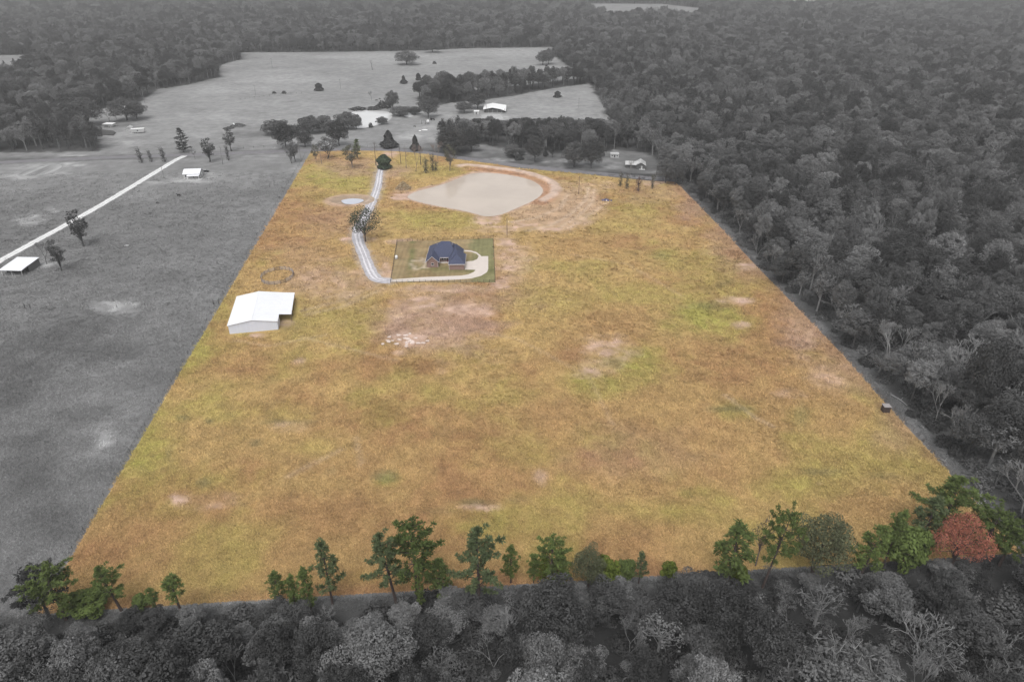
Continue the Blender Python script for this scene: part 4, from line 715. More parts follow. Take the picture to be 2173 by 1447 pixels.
 ('barew', 2110, 1035, 970, 40, 'twisted white dead tree beside the meadow fence', GE), ('barew', 2150, 1050, 960, 50, 'pale forked dead tree beside the meadow fence', GE), ('barew', 1620, 1238, 1165, 44, 'pale bare sapling in front of the leaning pine', GE), ('barew', 1090, 1395, 1262, 120, 'big pale bare double tree in the dark foreground wood', GE), ('barew', 1800, 1430, 1320, 100, 'white bare branching tree among the dark foreground crowns', GE), ('barew', 860, 1300, 1262, 50, 'low tangle of pale bare branches below the pines', GE), ('barew', 690, 1330, 1275, 70, 'pale bare low tree below the slender pines', GE), ('barew', 1490, 1290, 1220, 60, 'pale bare tree at the fence line between pine groups', GE),
]
tr_rng = random.Random(77)
for kd, bx, by, ty, w, lab, grp in TREES:
    p = K[kd]; X, Y, _ = P(bx, by); ht = max(1.2, top_z(Y, ty)); sx = (w * depth(Y, ht * .6) / F) / (2 * p[3]) * (1.16 if kd.startswith('pine') else 1.05)
    z0 = float(terrain(np.array([X]), np.array([Y]))[0])
    ln = (0, 0)
    if 'slanting' in lab or 'leaning' in lab: ln = (0, (-1 if bx < 1086 else 1) * .10)
    e = plant(NAME.get(kd, NAME.get(kd[:5], 'tree')), p, (X, Y, z0), sx, ht / p[2], tr_rng.uniform(0, 6.28) if ln == (0, 0) else 0.0, lab, 'bush' if 'bush' in lab.split(' ')[-1] or kd in ('shrubg', 'bushG', 'bushY', 'gbush') else 'tree', grp, lean=ln)

# ------------------------------------------------------------------ brick house
hx, hy, _ = P(904.5, 571.5)
hs_ = empty('brick_house', (-38.0, 276.9, 0), math.radians(1.2), 'brown brick house with slate-blue hipped roof inside the fenced yard', 'house')
def hip(m, u0, u1, v0, v1, z0, zr, r0, r1):
    A, B, C, D = (u0, v0, z0), (u1, v0, z0), (u1, v1, z0), (u0, v1, z0); a = (r0[0], r0[1], zr); b = (r1[0], r1[1], zr)
    if abs(r0[1] - r1[1]) < 1e-6: m.poly([A, B, b, a]).poly([B, C, b]).poly([C, D, a, b]).poly([D, A, a])
    else: m.poly([A, B, a]).poly([B, C, b, a]).poly([C, D, b]).poly([D, A, a, b])
    m.poly([D, C, B, A])
w = MB(); w.box(10.45, 17.05, .35, 11.4, 0, 2.72); w.box(.35, 5.2, 3.25, 21.4, 0, 2.705); w.box(5.0, 13.3, 9.6, 21.45, .15, 2.69); w.box(10.2, 15.8, 11.0, 17.3, 0, 2.68)
w.poly([(.35, 3.25, 2.7), (5.2, 3.25, 2.7), (2.78, 3.25, 5.15)]); w.build('wall', M['brick'], hs_)
rf = MB(); hip(rf, 0, 13.7, 7.9, 22.0, 2.74, 7.8, (6.4, 14.9), (10.0, 14.9)); ro = rf.build('roof', M['shingle'], hs_)
rf = MB(); hip(rf, 10.05, 17.45, -.05, 11.9, 2.75, 6.15, (13.75, 3.9), (13.75, 9.2)); rf.build('garage_roof', M['shingle'], hs_)
rf = MB(); hip(rf, 9.75, 16.2, 3.5, 17.8, 2.73, 6.75, (12.95, 8.4), (12.95, 14.3)); rf.build('wing_roof', M['shingle'], hs_)
rf = MB()
for sgn in (0, 1):
    e0, rd = ((-.25, 2.55), (2.78, 5.35)) if sgn == 0 else ((5.8, 2.55), (2.78, 5.35)); q = [(e0[0], 2.75, e0[1]), (rd[0], 2.75, rd[1]), (rd[0], 13.0, rd[1]), (e0[0], 13.0, e0[1])]
    rf.poly(q if sgn else q[::-1]); rf.poly([(a, b, c - .14) for a, b, c in (q[::-1] if sgn else q)])
    rf.poly([(q[0][0], q[0][1], q[0][2]), (q[1][0], q[1][1], q[1][2]), (q[1][0], q[1][1], q[1][2] - .14), (q[0][0], q[0][1], q[0][2] - .14)])
rf.build('gable_roof', M['shingle'], hs_)
tm = MB()
for a, b in (((-.27, 2.52), (2.78, 5.30)), ((5.82, 2.52), (2.78, 5.30))): tm.poly([(a[0], 2.72, a[1] - .12), (b[0], 2.72, b[1] - .12), (b[0], 2.72, b[1] + .08), (a[0], 2.72, a[1] + .08)]); tm.poly([(a[0], 2.78, a[1] + .08), (b[0], 2.78, b[1] + .08), (b[0], 2.78, b[1] - .12), (a[0], 2.78, a[1] - .12)])
tm.box(9.98, 17.52, -.12, -.055, 2.55, 2.79); tm.box(17.455, 17.52, -.05, 11.95, 2.55, 2.79); tm.box(9.98, 10.045, -.05, 7.9, 2.55, 2.79); tm.box(16.205, 16.27, 11.96, 17.85, 2.52, 2.77); tm.box(13.705, 13.77, 17.9, 22.05, 2.52, 2.78); tm.box(5.83, 9.97, 7.83, 7.895, 2.52, 2.78); tm.box(-.34, -.26, 2.8, 13.0, 2.40, 2.62); tm.box(-.07, -.005, 13.05, 22.05, 2.52, 2.78); tm.box(5.81, 5.88, 2.8, 7.8, 2.40, 2.62)
tm.box(5.2, 5.32, 3.2, 3.32, 0, 2.6); tm.box(10.33, 10.44, .28, .40, 0, 2.6); tm.build('fascia', M['trim'], hs_)
for u_, v_, z_ in ((8.0, 16.6, 6.0), (4.2, 15.4, 5.4), (11.2, 13.4, 6.6)): MB().tube((u_, v_, z_), (u_, v_, z_ + 1.1), .09, None, 7).build('vent_pipe', M['trim'], hs_)
pc = MB(); pc.box(5.3, 10.35, 7.6, 9.58, 0, .22); pc.build('porch', M['concrete'], hs_)
def window(par, x0, x1, y, z0, z1, name='window'):
    f = MB().box(x0 - .10, x1 + .10, y - .06, y + .02, z0 - .10, z1 + .10).build(name, M['trim'], par); MB().box(x0, x1, y - .085, y - .05, z0, z1).build('pane', M['glass'], f); MB().box(x0 - .16, x1 + .16, y - .12, y + .01, z0 - .17, z0 - .105).build('sill', M['trim'], f)
window(hs_, 2.35, 3.35, 3.22, 1.15, 2.05)
for u in (6.5, 7.55, 8.6): window(hs_, u, u + .75, 9.58, .9, 2.1)
for v in (1.4, 6.2):
    d = MB().box(17.06, 17.10, v, v + 4.2, .05, 2.25).build('garage_door', M['trim'], hs_)
    for zz in (.6, 1.15, 1.7): MB().box(17.10, 17.115, v + .05, v + 4.15, zz, zz + .03).build('panel_line', M['greywhite'], d)
ch = empty('porch_chair', (-38 + 9.2, 276.9 + 8.6, .22), 0, 'dark red chair on the porch of the brick house', 'chair')
MB().box(-.3, .3, -.3, .3, .38, .46).build('seat', M['red'], ch); MB().box(-.3, .3, .24, .31, .465, 1.05).build('backrest', M['red'], ch)
for a in (-.26, .26):
    for b in (-.26, .26): MB().box(a - .03, a + .03, b - .03, b + .03, 0, .38).build('leg', M['red'], ch)
pt = empty('propane_tank', P(841.5, 549), 0, 'small white tank standing beside the yard fence', 'tank')
m = MB()
n = 12; prof = [(0, 1.0), (.45, 1.05), (.6, 1.25), (.62, 1.6), (.5, 1.85), (.2, 1.98), (.02, 2.0)]; prof = [(.02, .18), (.45, .2), (.62, .35), (.66, .9), (.62, 1.3), (.45, 1.5), (.02, 1.56)]
for rr, z in prof: m.v += [(rr * math.cos(2 * math.pi * i / n), rr * math.sin(2 * math.pi * i / n) * 1.3, z) for i in range(n)]
for j in range(len(prof) - 1): m.f += [(j * n + i, j * n + (i + 1) % n, (j + 1) * n + (i + 1) % n, (j + 1) * n + i) for i in range(n)]
m.build('vessel', M['white'], pt, smooth=True); MB().tube((0, 0, 1.55), (0, 0, 1.75), .16, .14, 8).build('dome', M['white'], pt)
for sy in (-.5, .5): MB().box(-.45, .45, sy - .08, sy + .08, 0, .3).build('foot', M['greywhite'], pt)

# ------------------------------------------------------------------ fences
def fence_run(name, lines, spacing, ph, pr, rails, mat_, label, rail_r=.025, cat='fence', sq=False):
    e = empty(name, (lines[0][0][0], lines[0][0][1], 0), 0, label, cat); ox, oy = lines[0][0][:2]; me = MB().tube((0, 0, -.2), (0, 0, ph), pr, pr * .9, 6).build('post', mat_, e); first = True
    for line in lines:
        for i in range(len(line) - 1):
            a, b = Vector(line[i][:2]), Vector(line[i + 1][:2]); k = max(1, round((b - a).length / spacing))
            for j in range(k + (1 if i == len(line) - 2 and line[0] != line[-1] else 0)):
                p = a + (b - a) * j / k
                if first: me.location = (p.x - ox, p.y - oy, 0); first = False; continue
                c = me.copy(); col.objects.link(c); c.parent = e; c.location = (p.x - ox, p.y - oy, 0)
            for z in rails: MB().tube((a.x - ox, a.y - oy, z), (b.x - ox, b.y - oy, z), rail_r, None, 4).build('rail', mat_, e)
    return e
yd = [P(829, 600)[:2], P(843, 513)[:2], P(1046.5, 506)[:2], P(1051, 599.5)[:2]]
fence_run('yard_fence', [[yd[0], yd[1], yd[2], yd[3], yd[0]]], 2.45, 1.45, .07, (.45, .9, 1.38), M['fence'], 'dark pipe fence enclosing the mown yard of the brick house', .035)
L0, L1 = P(656, 322), P(76, 1302); off = -1.0
fence_run('boundary_fence', [[(L0[0] + off, L0[1] - 4), (L1[0] + off, L1[1] + 6)]], 6.0, 1.3, .06, (.5, .85, 1.2), M['gwood'], 'thin wire fence along the left side of the meadow', .012)
fence_run('cross_fence', [[P(-40, 659)[:2], P(55, 656)[:2], P(188, 653)[:2], P(308, 650)[:2], P(452, 646)[:2], P(464, 645)[:2]]], 9.0, 1.3, .08, (.5, 1.1), M['gwood'], 'sparse wire fence crossing the ranch pasture', .010)
for bx in ((54, 655), (65, 655)), ((454, 646), (465, 645)):
    a, b = P(*bx[0]), P(*bx[1]); e = empty('fence_brace', (a[0], a[1], 0), 0, 'dark braced pair of fence posts %s' % ('beside the white barn at the meadow edge' if bx[0][0] > 200 else 'out in the ranch pasture'), 'fence post')
    d = (b[0] - a[0], b[1] - a[1])
    MB().tube((0, 0, -.2), (0, 0, 2.1), .13, .12, 7).build('post', M['gwood'], e); MB().tube((d[0], d[1], -.2), (d[0], d[1], 2.1), .13, .12, 7).build('post', M['gwood'], e); MB().tube((0, 0, 1.5), (d[0], d[1], 1.5), .07, None, 6).build('cross_bar', M['gwood'], e)
fence_run('far_fence', [[P(510, 212)[:2], P(560, 205)[:2], P(640, 198)[:2]]], 5.0, 1.3, .12, (.6, 1.1), M['gwood'], 'post fence crossing the far pasture past two small bushes', .015)
fence_run('road_fence', [[P(495, 317)[:2], P(560, 313)[:2], P(600, 315)[:2]], [P(740, 311)[:2], P(800, 312)[:2]]], 6.0, 1.3, .1, (.6, 1.1), M['gwood'], 'low post fence on the far side of the road', .012)
rf_ = [P(a, b)[:2] for a, b in ((1436, 386), (1532, 482), (1619, 575), (1692, 649), (1785, 745), (1879, 850), (1982, 963), (2025, 1011), (2100, 1098))]
fence_run('edge_fence', [rf_], 5.0, 1.35, .07, (.5, .85, 1.2), M['wood'], 'thin wire fence between the meadow and the wood behind the box blind', .012)
# broken concrete by the bare soil below the yard
rr_ = np.random.default_rng(21); dbx = empty('rubble_heap', P(862, 722), 0, 'scattered pale rubble on the bare soil below the house yard', 'rubble')
for i in range(26):
    a_, b_ = rr_.normal(0, 3.2), rr_.normal(0, 2.2); a_ += -b_ * .5; q_ = [(a_ + math.cos(t_) * rr_.uniform(.4, 1.15), b_ + math.sin(t_) * rr_.uniform(.35, .8)) for t_ in np.linspace(0, 6.28, 6, endpoint=False)]
    MB().prism(q_, -.02, rr_.uniform(.1, .4)).build('chunk', M['rubble'], dbx)
# round pen
pc_ = ((P(560, 585)[0] + P(627, 580)[0]) / 2, (P(593, 605)[1] + P(593, 573)[1]) / 2)
pen = empty('round_pen', (pc_[0], pc_[1], 0), 0, 'round livestock pen of weathered panels on the meadow beside the white barn', 'pen'); NP = 18
def pen_pt(i): t = 2 * math.pi * i / NP; return (6.7 * math.cos(t), 7.9 * math.sin(t))
for i in range(NP):
    a, b = pen_pt(i), pen_pt(i + 1); m = MB()
    for z in (.35, .62, .89, 1.16, 1.43, 1.62): m.tube((a[0], a[1], z), (b[0], b[1], z), .055, None, 4)
    m.build('panel', M['panel'] if i % 5 else M['wood'], pen); MB().tube((a[0], a[1], -.2), (a[0], a[1], 1.9 + .25 * (i % 3 == 0)), .075, None, 6).build('post', M['wood'], pen)
# ------------------------------------------------------------------ white barn
bn = empty('metal_barn', (-103.4, 219.0, 0), math.atan2(3.5, 16.86), 'large white metal barn with low gable roof and open side bay', 'barn')
BW, BL, EZ, RZ = 17.2, 24.6, 3.55, 4.95; RX = 8.4; NW = 5.6
w = MB(); w.poly([(0, 0, 0), (BW, 0, 0), (BW, 0, EZ), (RX, 0, RZ - .06), (0, 0, EZ)]); w.poly([(0, BL, 0), (0, BL, EZ), (RX, BL, RZ - .06), (BW, BL, EZ), (BW, BL, 0)]); w.poly([(0, 0, 0), (0, 0, EZ), (0, BL, EZ), (0, BL, 0)]); w.poly([(BW, 0, 0), (BW, NW + .6, 0), (BW, NW + .6, EZ), (BW, 0, EZ)]); w.build('wall', M['white_wall'], bn)
w = MB(); w.poly([(BW - 1.2, NW + .6, 0), (BW - 1.2, BL - .05, 0), (BW - 1.2, BL - .05, EZ - .05), (BW - 1.2, NW + .6, EZ - .05)]); w.poly([(BW, NW + .55, 0), (BW - 1.2, NW + .55, 0), (BW - 1.2, NW + .55, EZ), (BW, NW + .55, EZ)]); w.build('inner_wall', M['darkwall'], bn)
LT = 4.6
def slab(m, pts, t=.09):
    m.poly(pts); m.poly([(a, b, c - t) for a, b, c in reversed(pts)])
    for i in range(len(pts)): a, b = pts[i], pts[(i + 1) % len(pts)]; m.poly([a, (a[0], a[1], a[2] - t), (b[0], b[1], b[2] - t), b])
m = MB(); slab(m, [(-.3, -.3, EZ + .02), (RX, -.3, RZ), (RX, BL + .3, RZ), (-.3, BL + .3, EZ + .02)]); lf = m.build('roof', M['white_metal'], bn)
sl = (RZ - EZ - .02) / (BW + .25 - RX); zl = RZ - sl * (BW + LT - RX) * .92
m = MB(); slab(m, [(RX, -.3, RZ), (BW + .25, -.3, EZ + .02), (BW + .25, NW, EZ + .02), (BW + .25, BL + .3, EZ + .02), (RX, BL + .3, RZ)]); rt_ = m.build('roof', M['white_metal'], bn)
m = MB(); slab(m, [(BW + .25, NW, EZ), (BW + LT, NW, zl), (BW + LT, BL + .3, zl), (BW + .25, BL + .3, EZ)]); lo = m.build('lean_to_roof', M['white_metal'], bn)
for k in range(1, 17):
    yy = -.3 + (BL + .6) * k / 17; MB().tube((-.28, yy, EZ + .035), (RX, yy, RZ + .012), .022, None, 4, False).build('roof_seam', M['white_metal'], lf); MB().tube((RX, yy, RZ + .012), (BW + .25, yy, EZ + .03), .022, None, 4, False).build('roof_seam', M['white_metal'], rt_)
for k in range(5): yy = NW + .2 + (BL - NW - .2) * k / 4; MB().box(BW + LT - .3, BW + LT - .12, yy - .09, yy + .09, 0, zl - .05).build('lean_to_post', M['wood'], bn)
MB().box(RX - .16, RX + .16, -.32, BL + .32, RZ + .001, RZ + .035).build('ridge_cap', M['white_metal'], bn)
# ------------------------------------------------------------------ deer blind by the right hand fence
db = empty('deer_blind', P(1880.5, 877), math.radians(0), 'small dark brown box blind with pale flat roof at the meadow edge', 'shed')
m = MB()
for cx in (-.85, .85):
    for cy in (.1, 1.6): MB().box(cx - .06, cx + .06, cy - .06, cy + .06, 0, .35).build('leg', M['blindwall'], db)
MB().box(-.98, .98, 0, 1.75, .25, 2.25).build('cabin', M['blindwall'], db); m = MB(); slab(m, [(-1.1, -.12, 2.3), (1.1, -.12, 2.3), (1.1, 1.87, 2.38), (-1.1, 1.87, 2.38)], .08); m.build('roof', M['blindroof'], db)
MB().box(-.5, .5, -.02, -.004, 1.55, 1.85).build('window_slot', M['dark'], db)
# ------------------------------------------------------------------ ranch buildings on the grey pasture
s0 = P(14, 576); s1 = P(62, 577)
sh = empty('open_shed', (P(8, 577)[0] + 2.0, P(8, 577)[1] - 2.5, 0), math.radians(-3), 'white-roofed open-fronted shed beside the pale ranch drive', 'shed')
SW, SD, SF, SB = 9.4, 10.2, 2.9, 3.7
m = MB(); m.poly([(SW, 2.6, 0), (SW, SD, 0), (SW, SD, SB - .1), (SW, 2.6, SF + .1)]); m.poly([(0, SD, 0), (0, SD, SB - .1), (SW, SD, SB - .1), (SW, SD, 0)]); m.poly([(0, 1.5, 0), (0, 1.5, SF), (0, SD, SB - .1), (0, SD, 0)]); m.build('wall', M['midwall'], sh)
m = MB(); slab(m, [(-.4, .4, SF + .05), (SW + .3, .4, SF + .05), (SW + .3, SD + .4, SB), (-.4, SD + .4, SB)]); m.build('roof', M['white_metal'], sh); m = MB(); slab(m, [(-.4, -1.8, SF - .25), (SW + .3, -1.8, SF - .25), (SW + .3, .39, SF + .02), (-.4, .39, SF + .02)]); m.build('awning_roof', M['white_metal'], sh)
for u in (.2, SW / 2, SW - .2): MB().box(u - .08, u + .08, -1.5, -1.34, 0, SF - .3).build('post', M['greywhite'], sh)
for u, v in ((5.4, 2.6), (7.0, 3.2)):
    hb = empty('hay_bale', (sh.location.x + u, sh.location.y + v - .4, 0), .4, 'round bale stored under the open-fronted shed', 'bale', 'bales in the open shed'); m = MB().tube((0, -.6, .62), (0, .6, .62), .62, None, 14).build('roll', M['darkwall'], hb)
cb = empty('white_cabin', P(390.5, 379.5), math.radians(7), 'small white metal cabin with porch roof beside the ranch drive', 'cabin'); CW, CD = 9.6, 9.2
m = MB(); m.poly([(0, 0, 0), (CW, 0, 0), (CW, 0, 2.9), (0, 0, 2.9)]); m.poly([(CW, 0, 0), (CW, CD, 0), (CW, CD, 2.9), (CW, CD / 2, 4.7), (CW, 0, 2.9)]); m.poly([(0, 0, 0), (0, 0, 2.9), (0, CD / 2, 4.7), (0, CD, 2.9), (0, CD, 0)]); m.poly([(0, CD, 0), (0, CD, 2.9), (CW, CD, 2.9), (CW, CD, 0)]); m.build('wall', M['greywhite'], cb)
m = MB(); slab(m, [(-.4, -.4, 2.8), (CW + .4, -.4, 2.8), (CW + .4, CD / 2, 4.82), (-.4, CD / 2, 4.82)]); m.build('roof', M['white_metal'], cb); m = MB(); slab(m, [(-.4, CD / 2, 4.82), (CW + .4, CD / 2, 4.82), (CW + .4, CD + .4, 2.8), (-.4, CD + .4, 2.8)]); m.build('roof', M['white_metal'], cb)
m = MB(); slab(m, [(2.4, -2.2, 2.0), (CW + .1, -2.2, 2.0), (CW + .1, -.02, 2.5), (2.4, -.02, 2.5)]); m.build('porch_roof', M['white_metal'], cb)
for u in (2.7, 6.0, CW - .2): MB().box(u - .08, u + .08, -2.0, -1.84, 0, 1.96).build('porch_post', M['white'], cb)
MB().box(1.0, 1.8, -.06, -.01, 1.0, 2.1).build('window', M['glass'], cb); MB().box(5.0, 6.0, -.06, -.01, 0, 2.0).build('door', M['darkwall'], cb); MB().box(CW + .01, CW + .06, 4.4, 5.4, 0, 2.3).build('side_door', M['white'], cb); MB().box(2.2, CW + .2, -2.3, -.02, 0, .12).build('porch_floor', M['dirt_pad'], cb)
# parked car behind the cabin
cr = empty('parked_car', P(436, 365.5), math.radians(14), 'dark car parked beside the small white cabin', 'car')
m = MB(); pr_ = [(-2.2, .45), (-2.25, .85), (-1.6, .95), (-1.0, 1.45), (.7, 1.48), (1.3, .98), (2.15, .85), (2.25, .45)]; k = len(pr_)
m.v = [(a, -.85, b) for a, b in pr_] + [(a, .85, b) for a, b in pr_]; m.f = [tuple(range(k)), tuple(reversed(range(k, 2 * k)))] + [(i, k + i, k + (i + 1) % k, (i + 1) % k) for i in range(k)]; m.build('body', M['carpaint'], cr)
MB().box(-1.1, .6, -.6, .6, 1.485, 1.50).build('roof_panel', M['greywhite'], cr); MB().box(-.9, .6, -.87, -.855, 1.0, 1.35).build('side_window', M['glass'], cr)
for a in (-1.35, 1.4):
    for b in (-.88, .70): MB().tube((a, b, .36), (a, b + .18, .36), .36, None, 12).build('wheel', M['tyre'], cr)
# pale-roofed barn beyond the grove
ob = empty('old_barn', P(1026, 240), math.radians(0), 'pale-roofed open barn with low gable beyond the roadside grove', 'barn')
BWb = 19.5; DB = 22.0
m = MB(); m.box(.6, BWb - .6, 1.5, DB - 1, 0, 2.4); m.build('wall', M['darkwall'], ob)
m = MB(); slab(m, [(-.3, 0, 2.9), (7.6, 0, 4.4), (7.6, DB, 4.4), (-.3, DB, 2.9)]); m.build('roof', M['white'], ob); m = MB(); slab(m, [(7.6, 0, 4.4), (14.2, 0, 3.3), (19.8, -1.5, 1.9), (19.8, DB, 2.6), (7.6, DB, 4.4)]); m.build('roof', M['white'], ob)
for u in (.1, 4, 8, 12, 16): MB().box(u, u + .2, .3, .5, 0, 3.0).build('post', M['greywhite'], ob)
ws = empty('white_shed', P(1006, 243), 0, 'small white shed beside the pale-roofed open barn', 'shed'); MB().box(0, 4.2, 0, 4, 0, 2.3).build('wall', M['greywhite'], ws); m = MB(); slab(m, [(-.2, -.2, 2.4), (4.4, -.2, 2.4), (4.4, 4.2, 2.7), (-.2, 4.2, 2.7)]); m.build('roof', M['white'], ws); MB().box(1.5, 2.5, -.05, -.01, 0, 1.9).build('door', M['darkwall'], ws)
# small grey house and white hut at the road
gh = empty('grey_house', P(1326, 358), math.radians(-8), 'small grey-roofed house across the road from the meadow', 'house')
def gable(m, x0, x1, y0, y1, ez, rz, axis, t=.12):
    if axis == 'y':
        c = (x0 + x1) / 2; slab(m, [(x0, y0, ez), (c, y0, rz), (c, y1, rz), (x0, y1, ez)], t); slab(m, [(c, y0, rz), (x1, y0, ez), (x1, y1, ez), (c, y1, rz)], t)
    else:
        c = (y0 + y1) / 2; slab(m, [(x0, y0, ez), (x1, y0, ez), (x1, c, rz), (x0, c, rz)], t); slab(m, [(x0, c, rz), (x1, c, rz), (x1, y1, ez), (x0, y1, ez)], t)
m = MB(); m.box(.5, 7.0, 1.2, 6.8, 0, 2.5); m.box(6.9, 13.0, -.6, 9.0, 0, 2.49); m.poly([(6.9, -.6, 2.49), (13.0, -.6, 2.49), (9.95, -.6, 4.3)]); m.build('wall', M['darkwall'], gh)
m = MB(); gable(m, 6.5, 13.4, -1.0, 9.4, 2.45, 4.5, 'y'); m.build('roof', M['old_roof'], gh); m = MB(); gable(m, 0, 9.0, .6, 7.4, 2.4, 4.0, 'x'); m.build('side_roof', M['old_roof'], gh)
MB().box(9.0, 12.8, -2.0, -.65, 0, .35).build('step', M['greywhite'], gh); MB().box(10.2, 11.1, -.66, -.61, .36, 2.2).build('door', M['greywhite'], gh); MB().box(2.2, 3.4, 1.14, 1.19, 1.0, 1.9).build('window', M['glass'], gh)
wh = empty('white_hut', P(1295.5, 335), math.radians(-3), 'small pale hut with dark door at the edge of the wood', 'hut'); MB().box(0, 5.6, 0, 3.6, 0, 2.5).build('wall', M['greywhite'], wh); m = MB(); slab(m, [(-.15, -.2, 2.6), (5.75, -.2, 2.6), (5.75, 3.8, 2.85), (-.15, 3.8, 2.85)]); m.build('roof', M['greywhite'], wh)
MB().box(2.3, 3.2, -.05, -.01, .3, 1.9).build('door', M['dark'], wh)
for u in (.7, 4.1): MB().box(u, u + .8, -.05, -.01, 1.0, 1.7).build('window', M['glass'], wh)
# trailer, carport, pipe stack, brush piles
tl = empty('old_trailer', P(279, 284), math.radians(17), 'old white trailer standing on the far ranch ground', 'trailer'); MB().box(0, 9.5, 0, 3, .6, 3.2).build('body', M['greywhite'], tl); m = MB(); slab(m, [(-.1, -.1, 3.25), (9.6, -.1, 3.25), (9.6, 3.1, 3.35), (-.1, 3.1, 3.35)]); m.build('roof', M['white'], tl); MB().box(-.03, -.005, .8, 2.2, .7, 2.6).build('door', M['dark'], tl); MB().box(4.2, 5.2, -.03, -.005, 1.6, 2.4).build('window', M['glass'], tl)
for u in (2.5, 3.6): MB().tube((u, -.05, .4), (u, .2, .4), .4, None, 10).build('wheel', M['tyre'], tl)
hp = empty('gabled_hut', P(269, 279), math.radians(17), 'tiny white gabled hut behind the old trailer', 'hut'); MB().box(0, 3.4, 0, 4, 0, 2.0).build('wall', M['greywhite'], hp); m = MB(); gable(m, -.3, 3.7, -.3, 8.5, 1.95, 3.0, 'y'); m.build('roof', M['old_roof'], hp)
cp = empty('carport', P(218, 271), math.radians(-4), 'white flat-roofed carport by the wood', 'carport'); m = MB(); slab(m, [(0, 0, 2.6), (8.5, 0, 2.6), (8.2, 6, 2.75), (.3, 6, 2.75)]); m.build('roof', M['white'], cp)
for u in (.3, 8.1):
    for v in (.4, 5.6): MB().box(u - .08, u + .08, v - .08, v + .08, 0, 2.55).build('post', M['greywhite'], cp)
hw = empty('hay_wagon', P(236, 270.5), .2, 'small pale wagon parked beneath the carport', 'wagon'); MB().box(-1.8, 1.8, -.9, .9, .6, 1.2).build('bed', M['greywhite'], hw)
for u in (-1.1, 1.1): MB().tube((u, -1.0, .4), (u, -.8, .4), .4, None, 10).build('wheel', M['tyre'], hw)
for i in range(6):
    a = P(206 + i * 1.5, 276 + i * 2.1); b = P(245 + i * .5 - abs(i - 2) * 2, 280 + i * 1.6); o = empty('log', (a[0], a[1], 0), 0, 'long log lying in the row beside the carport', 'log', 'row of logs on the ranch ground'); MB().tube((0, 0, .42), (b[0] - a[0], b[1] - a[1], .42), .5, .4, 9).build('stem', M['gwood'], o); MB().tube((-.02, 0, .42), (.0, 0, .42), .46, .46, 9).build('cut_end', M['pole'], o)
def brush_pile(px, py, wpx, h, mat_, label, seed, leafm=None):
    r = np.random.default_rng(seed); X, Y, _ = P(px, py); Rr = wpx * depth(Y) / F / 2; e = empty('brush_pile', (X, Y, float(terrain(np.array([X]), np.array([Y]))[0])), 0, label, 'brush pile'); m = MB()
    for i in range(110):
        a = r.uniform(0, 6.28); q = r.random() ** .6; p = Vector((math.cos(a) * Rr * q, math.sin(a) * Rr * q, h * (1 - q) * r.uniform(.3, 1))); d = Vector((r.normal(0, 1), r.normal(0, 1), r.normal(0, .3))).normalized() * r.uniform(.6, 1.5); m.tube(p - d, p + d, r.uniform(.04, .11), .03, 4, False)
    m.build('branches', mat_, e); n = 420; a = r.uniform(0, 6.28, n); q = r.random(n) ** .5; C = np.stack([np.cos(a) * Rr * q, np.sin(a) * Rr * q, h * (1 - q ** 1.2) * .9], 1); v, f = leaves(C, np.stack([np.cos(a) * .5, np.sin(a) * .5, np.ones(n)], 1), .7, r, .6); link('litter', np_mesh('litter', v, f, leafm or mat_), e)
    return e
brush_pile(856, 400, 34, 4.6, M['brush'], 'brown heap of brush beside the pond corner', 1); brush_pile(505, 268, 34, 2.6, M['gwood'], 'dark brush pile with pale boards in the far pasture', 2); brush_pile(485, 273, 24, 1.4, M['gwood'], 'low dark brush heap beside the brush pile with boards', 3)
bb = empty('leaning_board', P(497, 268), math.radians(25), 'pale board lying on the dark brush pile', 'board'); MB().box(-.4, .4, -3.2, 3.2, 1.6, 1.75).build('plank', M['white'], bb)
# scrap heap with violet-blue tarp
sc = empty('scrap_heap', P(1288, 426), 0, 'heap of violet-blue tarps and scrap in the meadow near the road', 'scrap heap'); r = np.random.default_rng(9)
for i in range(9):
    a, b = r.normal(0, 1.6), r.normal(0, .9); h = r.uniform(.4, 1.2); w_ = r.uniform(.5, 1.1); m = MB(); rr = 7
    m.v = [(a + w_ * math.cos(t) * r.uniform(.8, 1.2), b + w_ * math.sin(t) * r.uniform(.8, 1.2), -.02) for t in np.linspace(0, 6.28, rr, endpoint=False)] + [(a + w_ * .5 * math.cos(t), b + w_ * .5 * math.sin(t), h * r.uniform(.7, 1.1)) for t in np.linspace(0, 6.28, rr, endpoint=False)]
    m.f = [(j, (j + 1) % rr, rr + (j + 1) % rr, rr + j) for j in range(rr)] + [tuple(range(rr, 2 * rr))]; m.build('bundle', M['tarp'] if i != 4 else M['white'], sc)
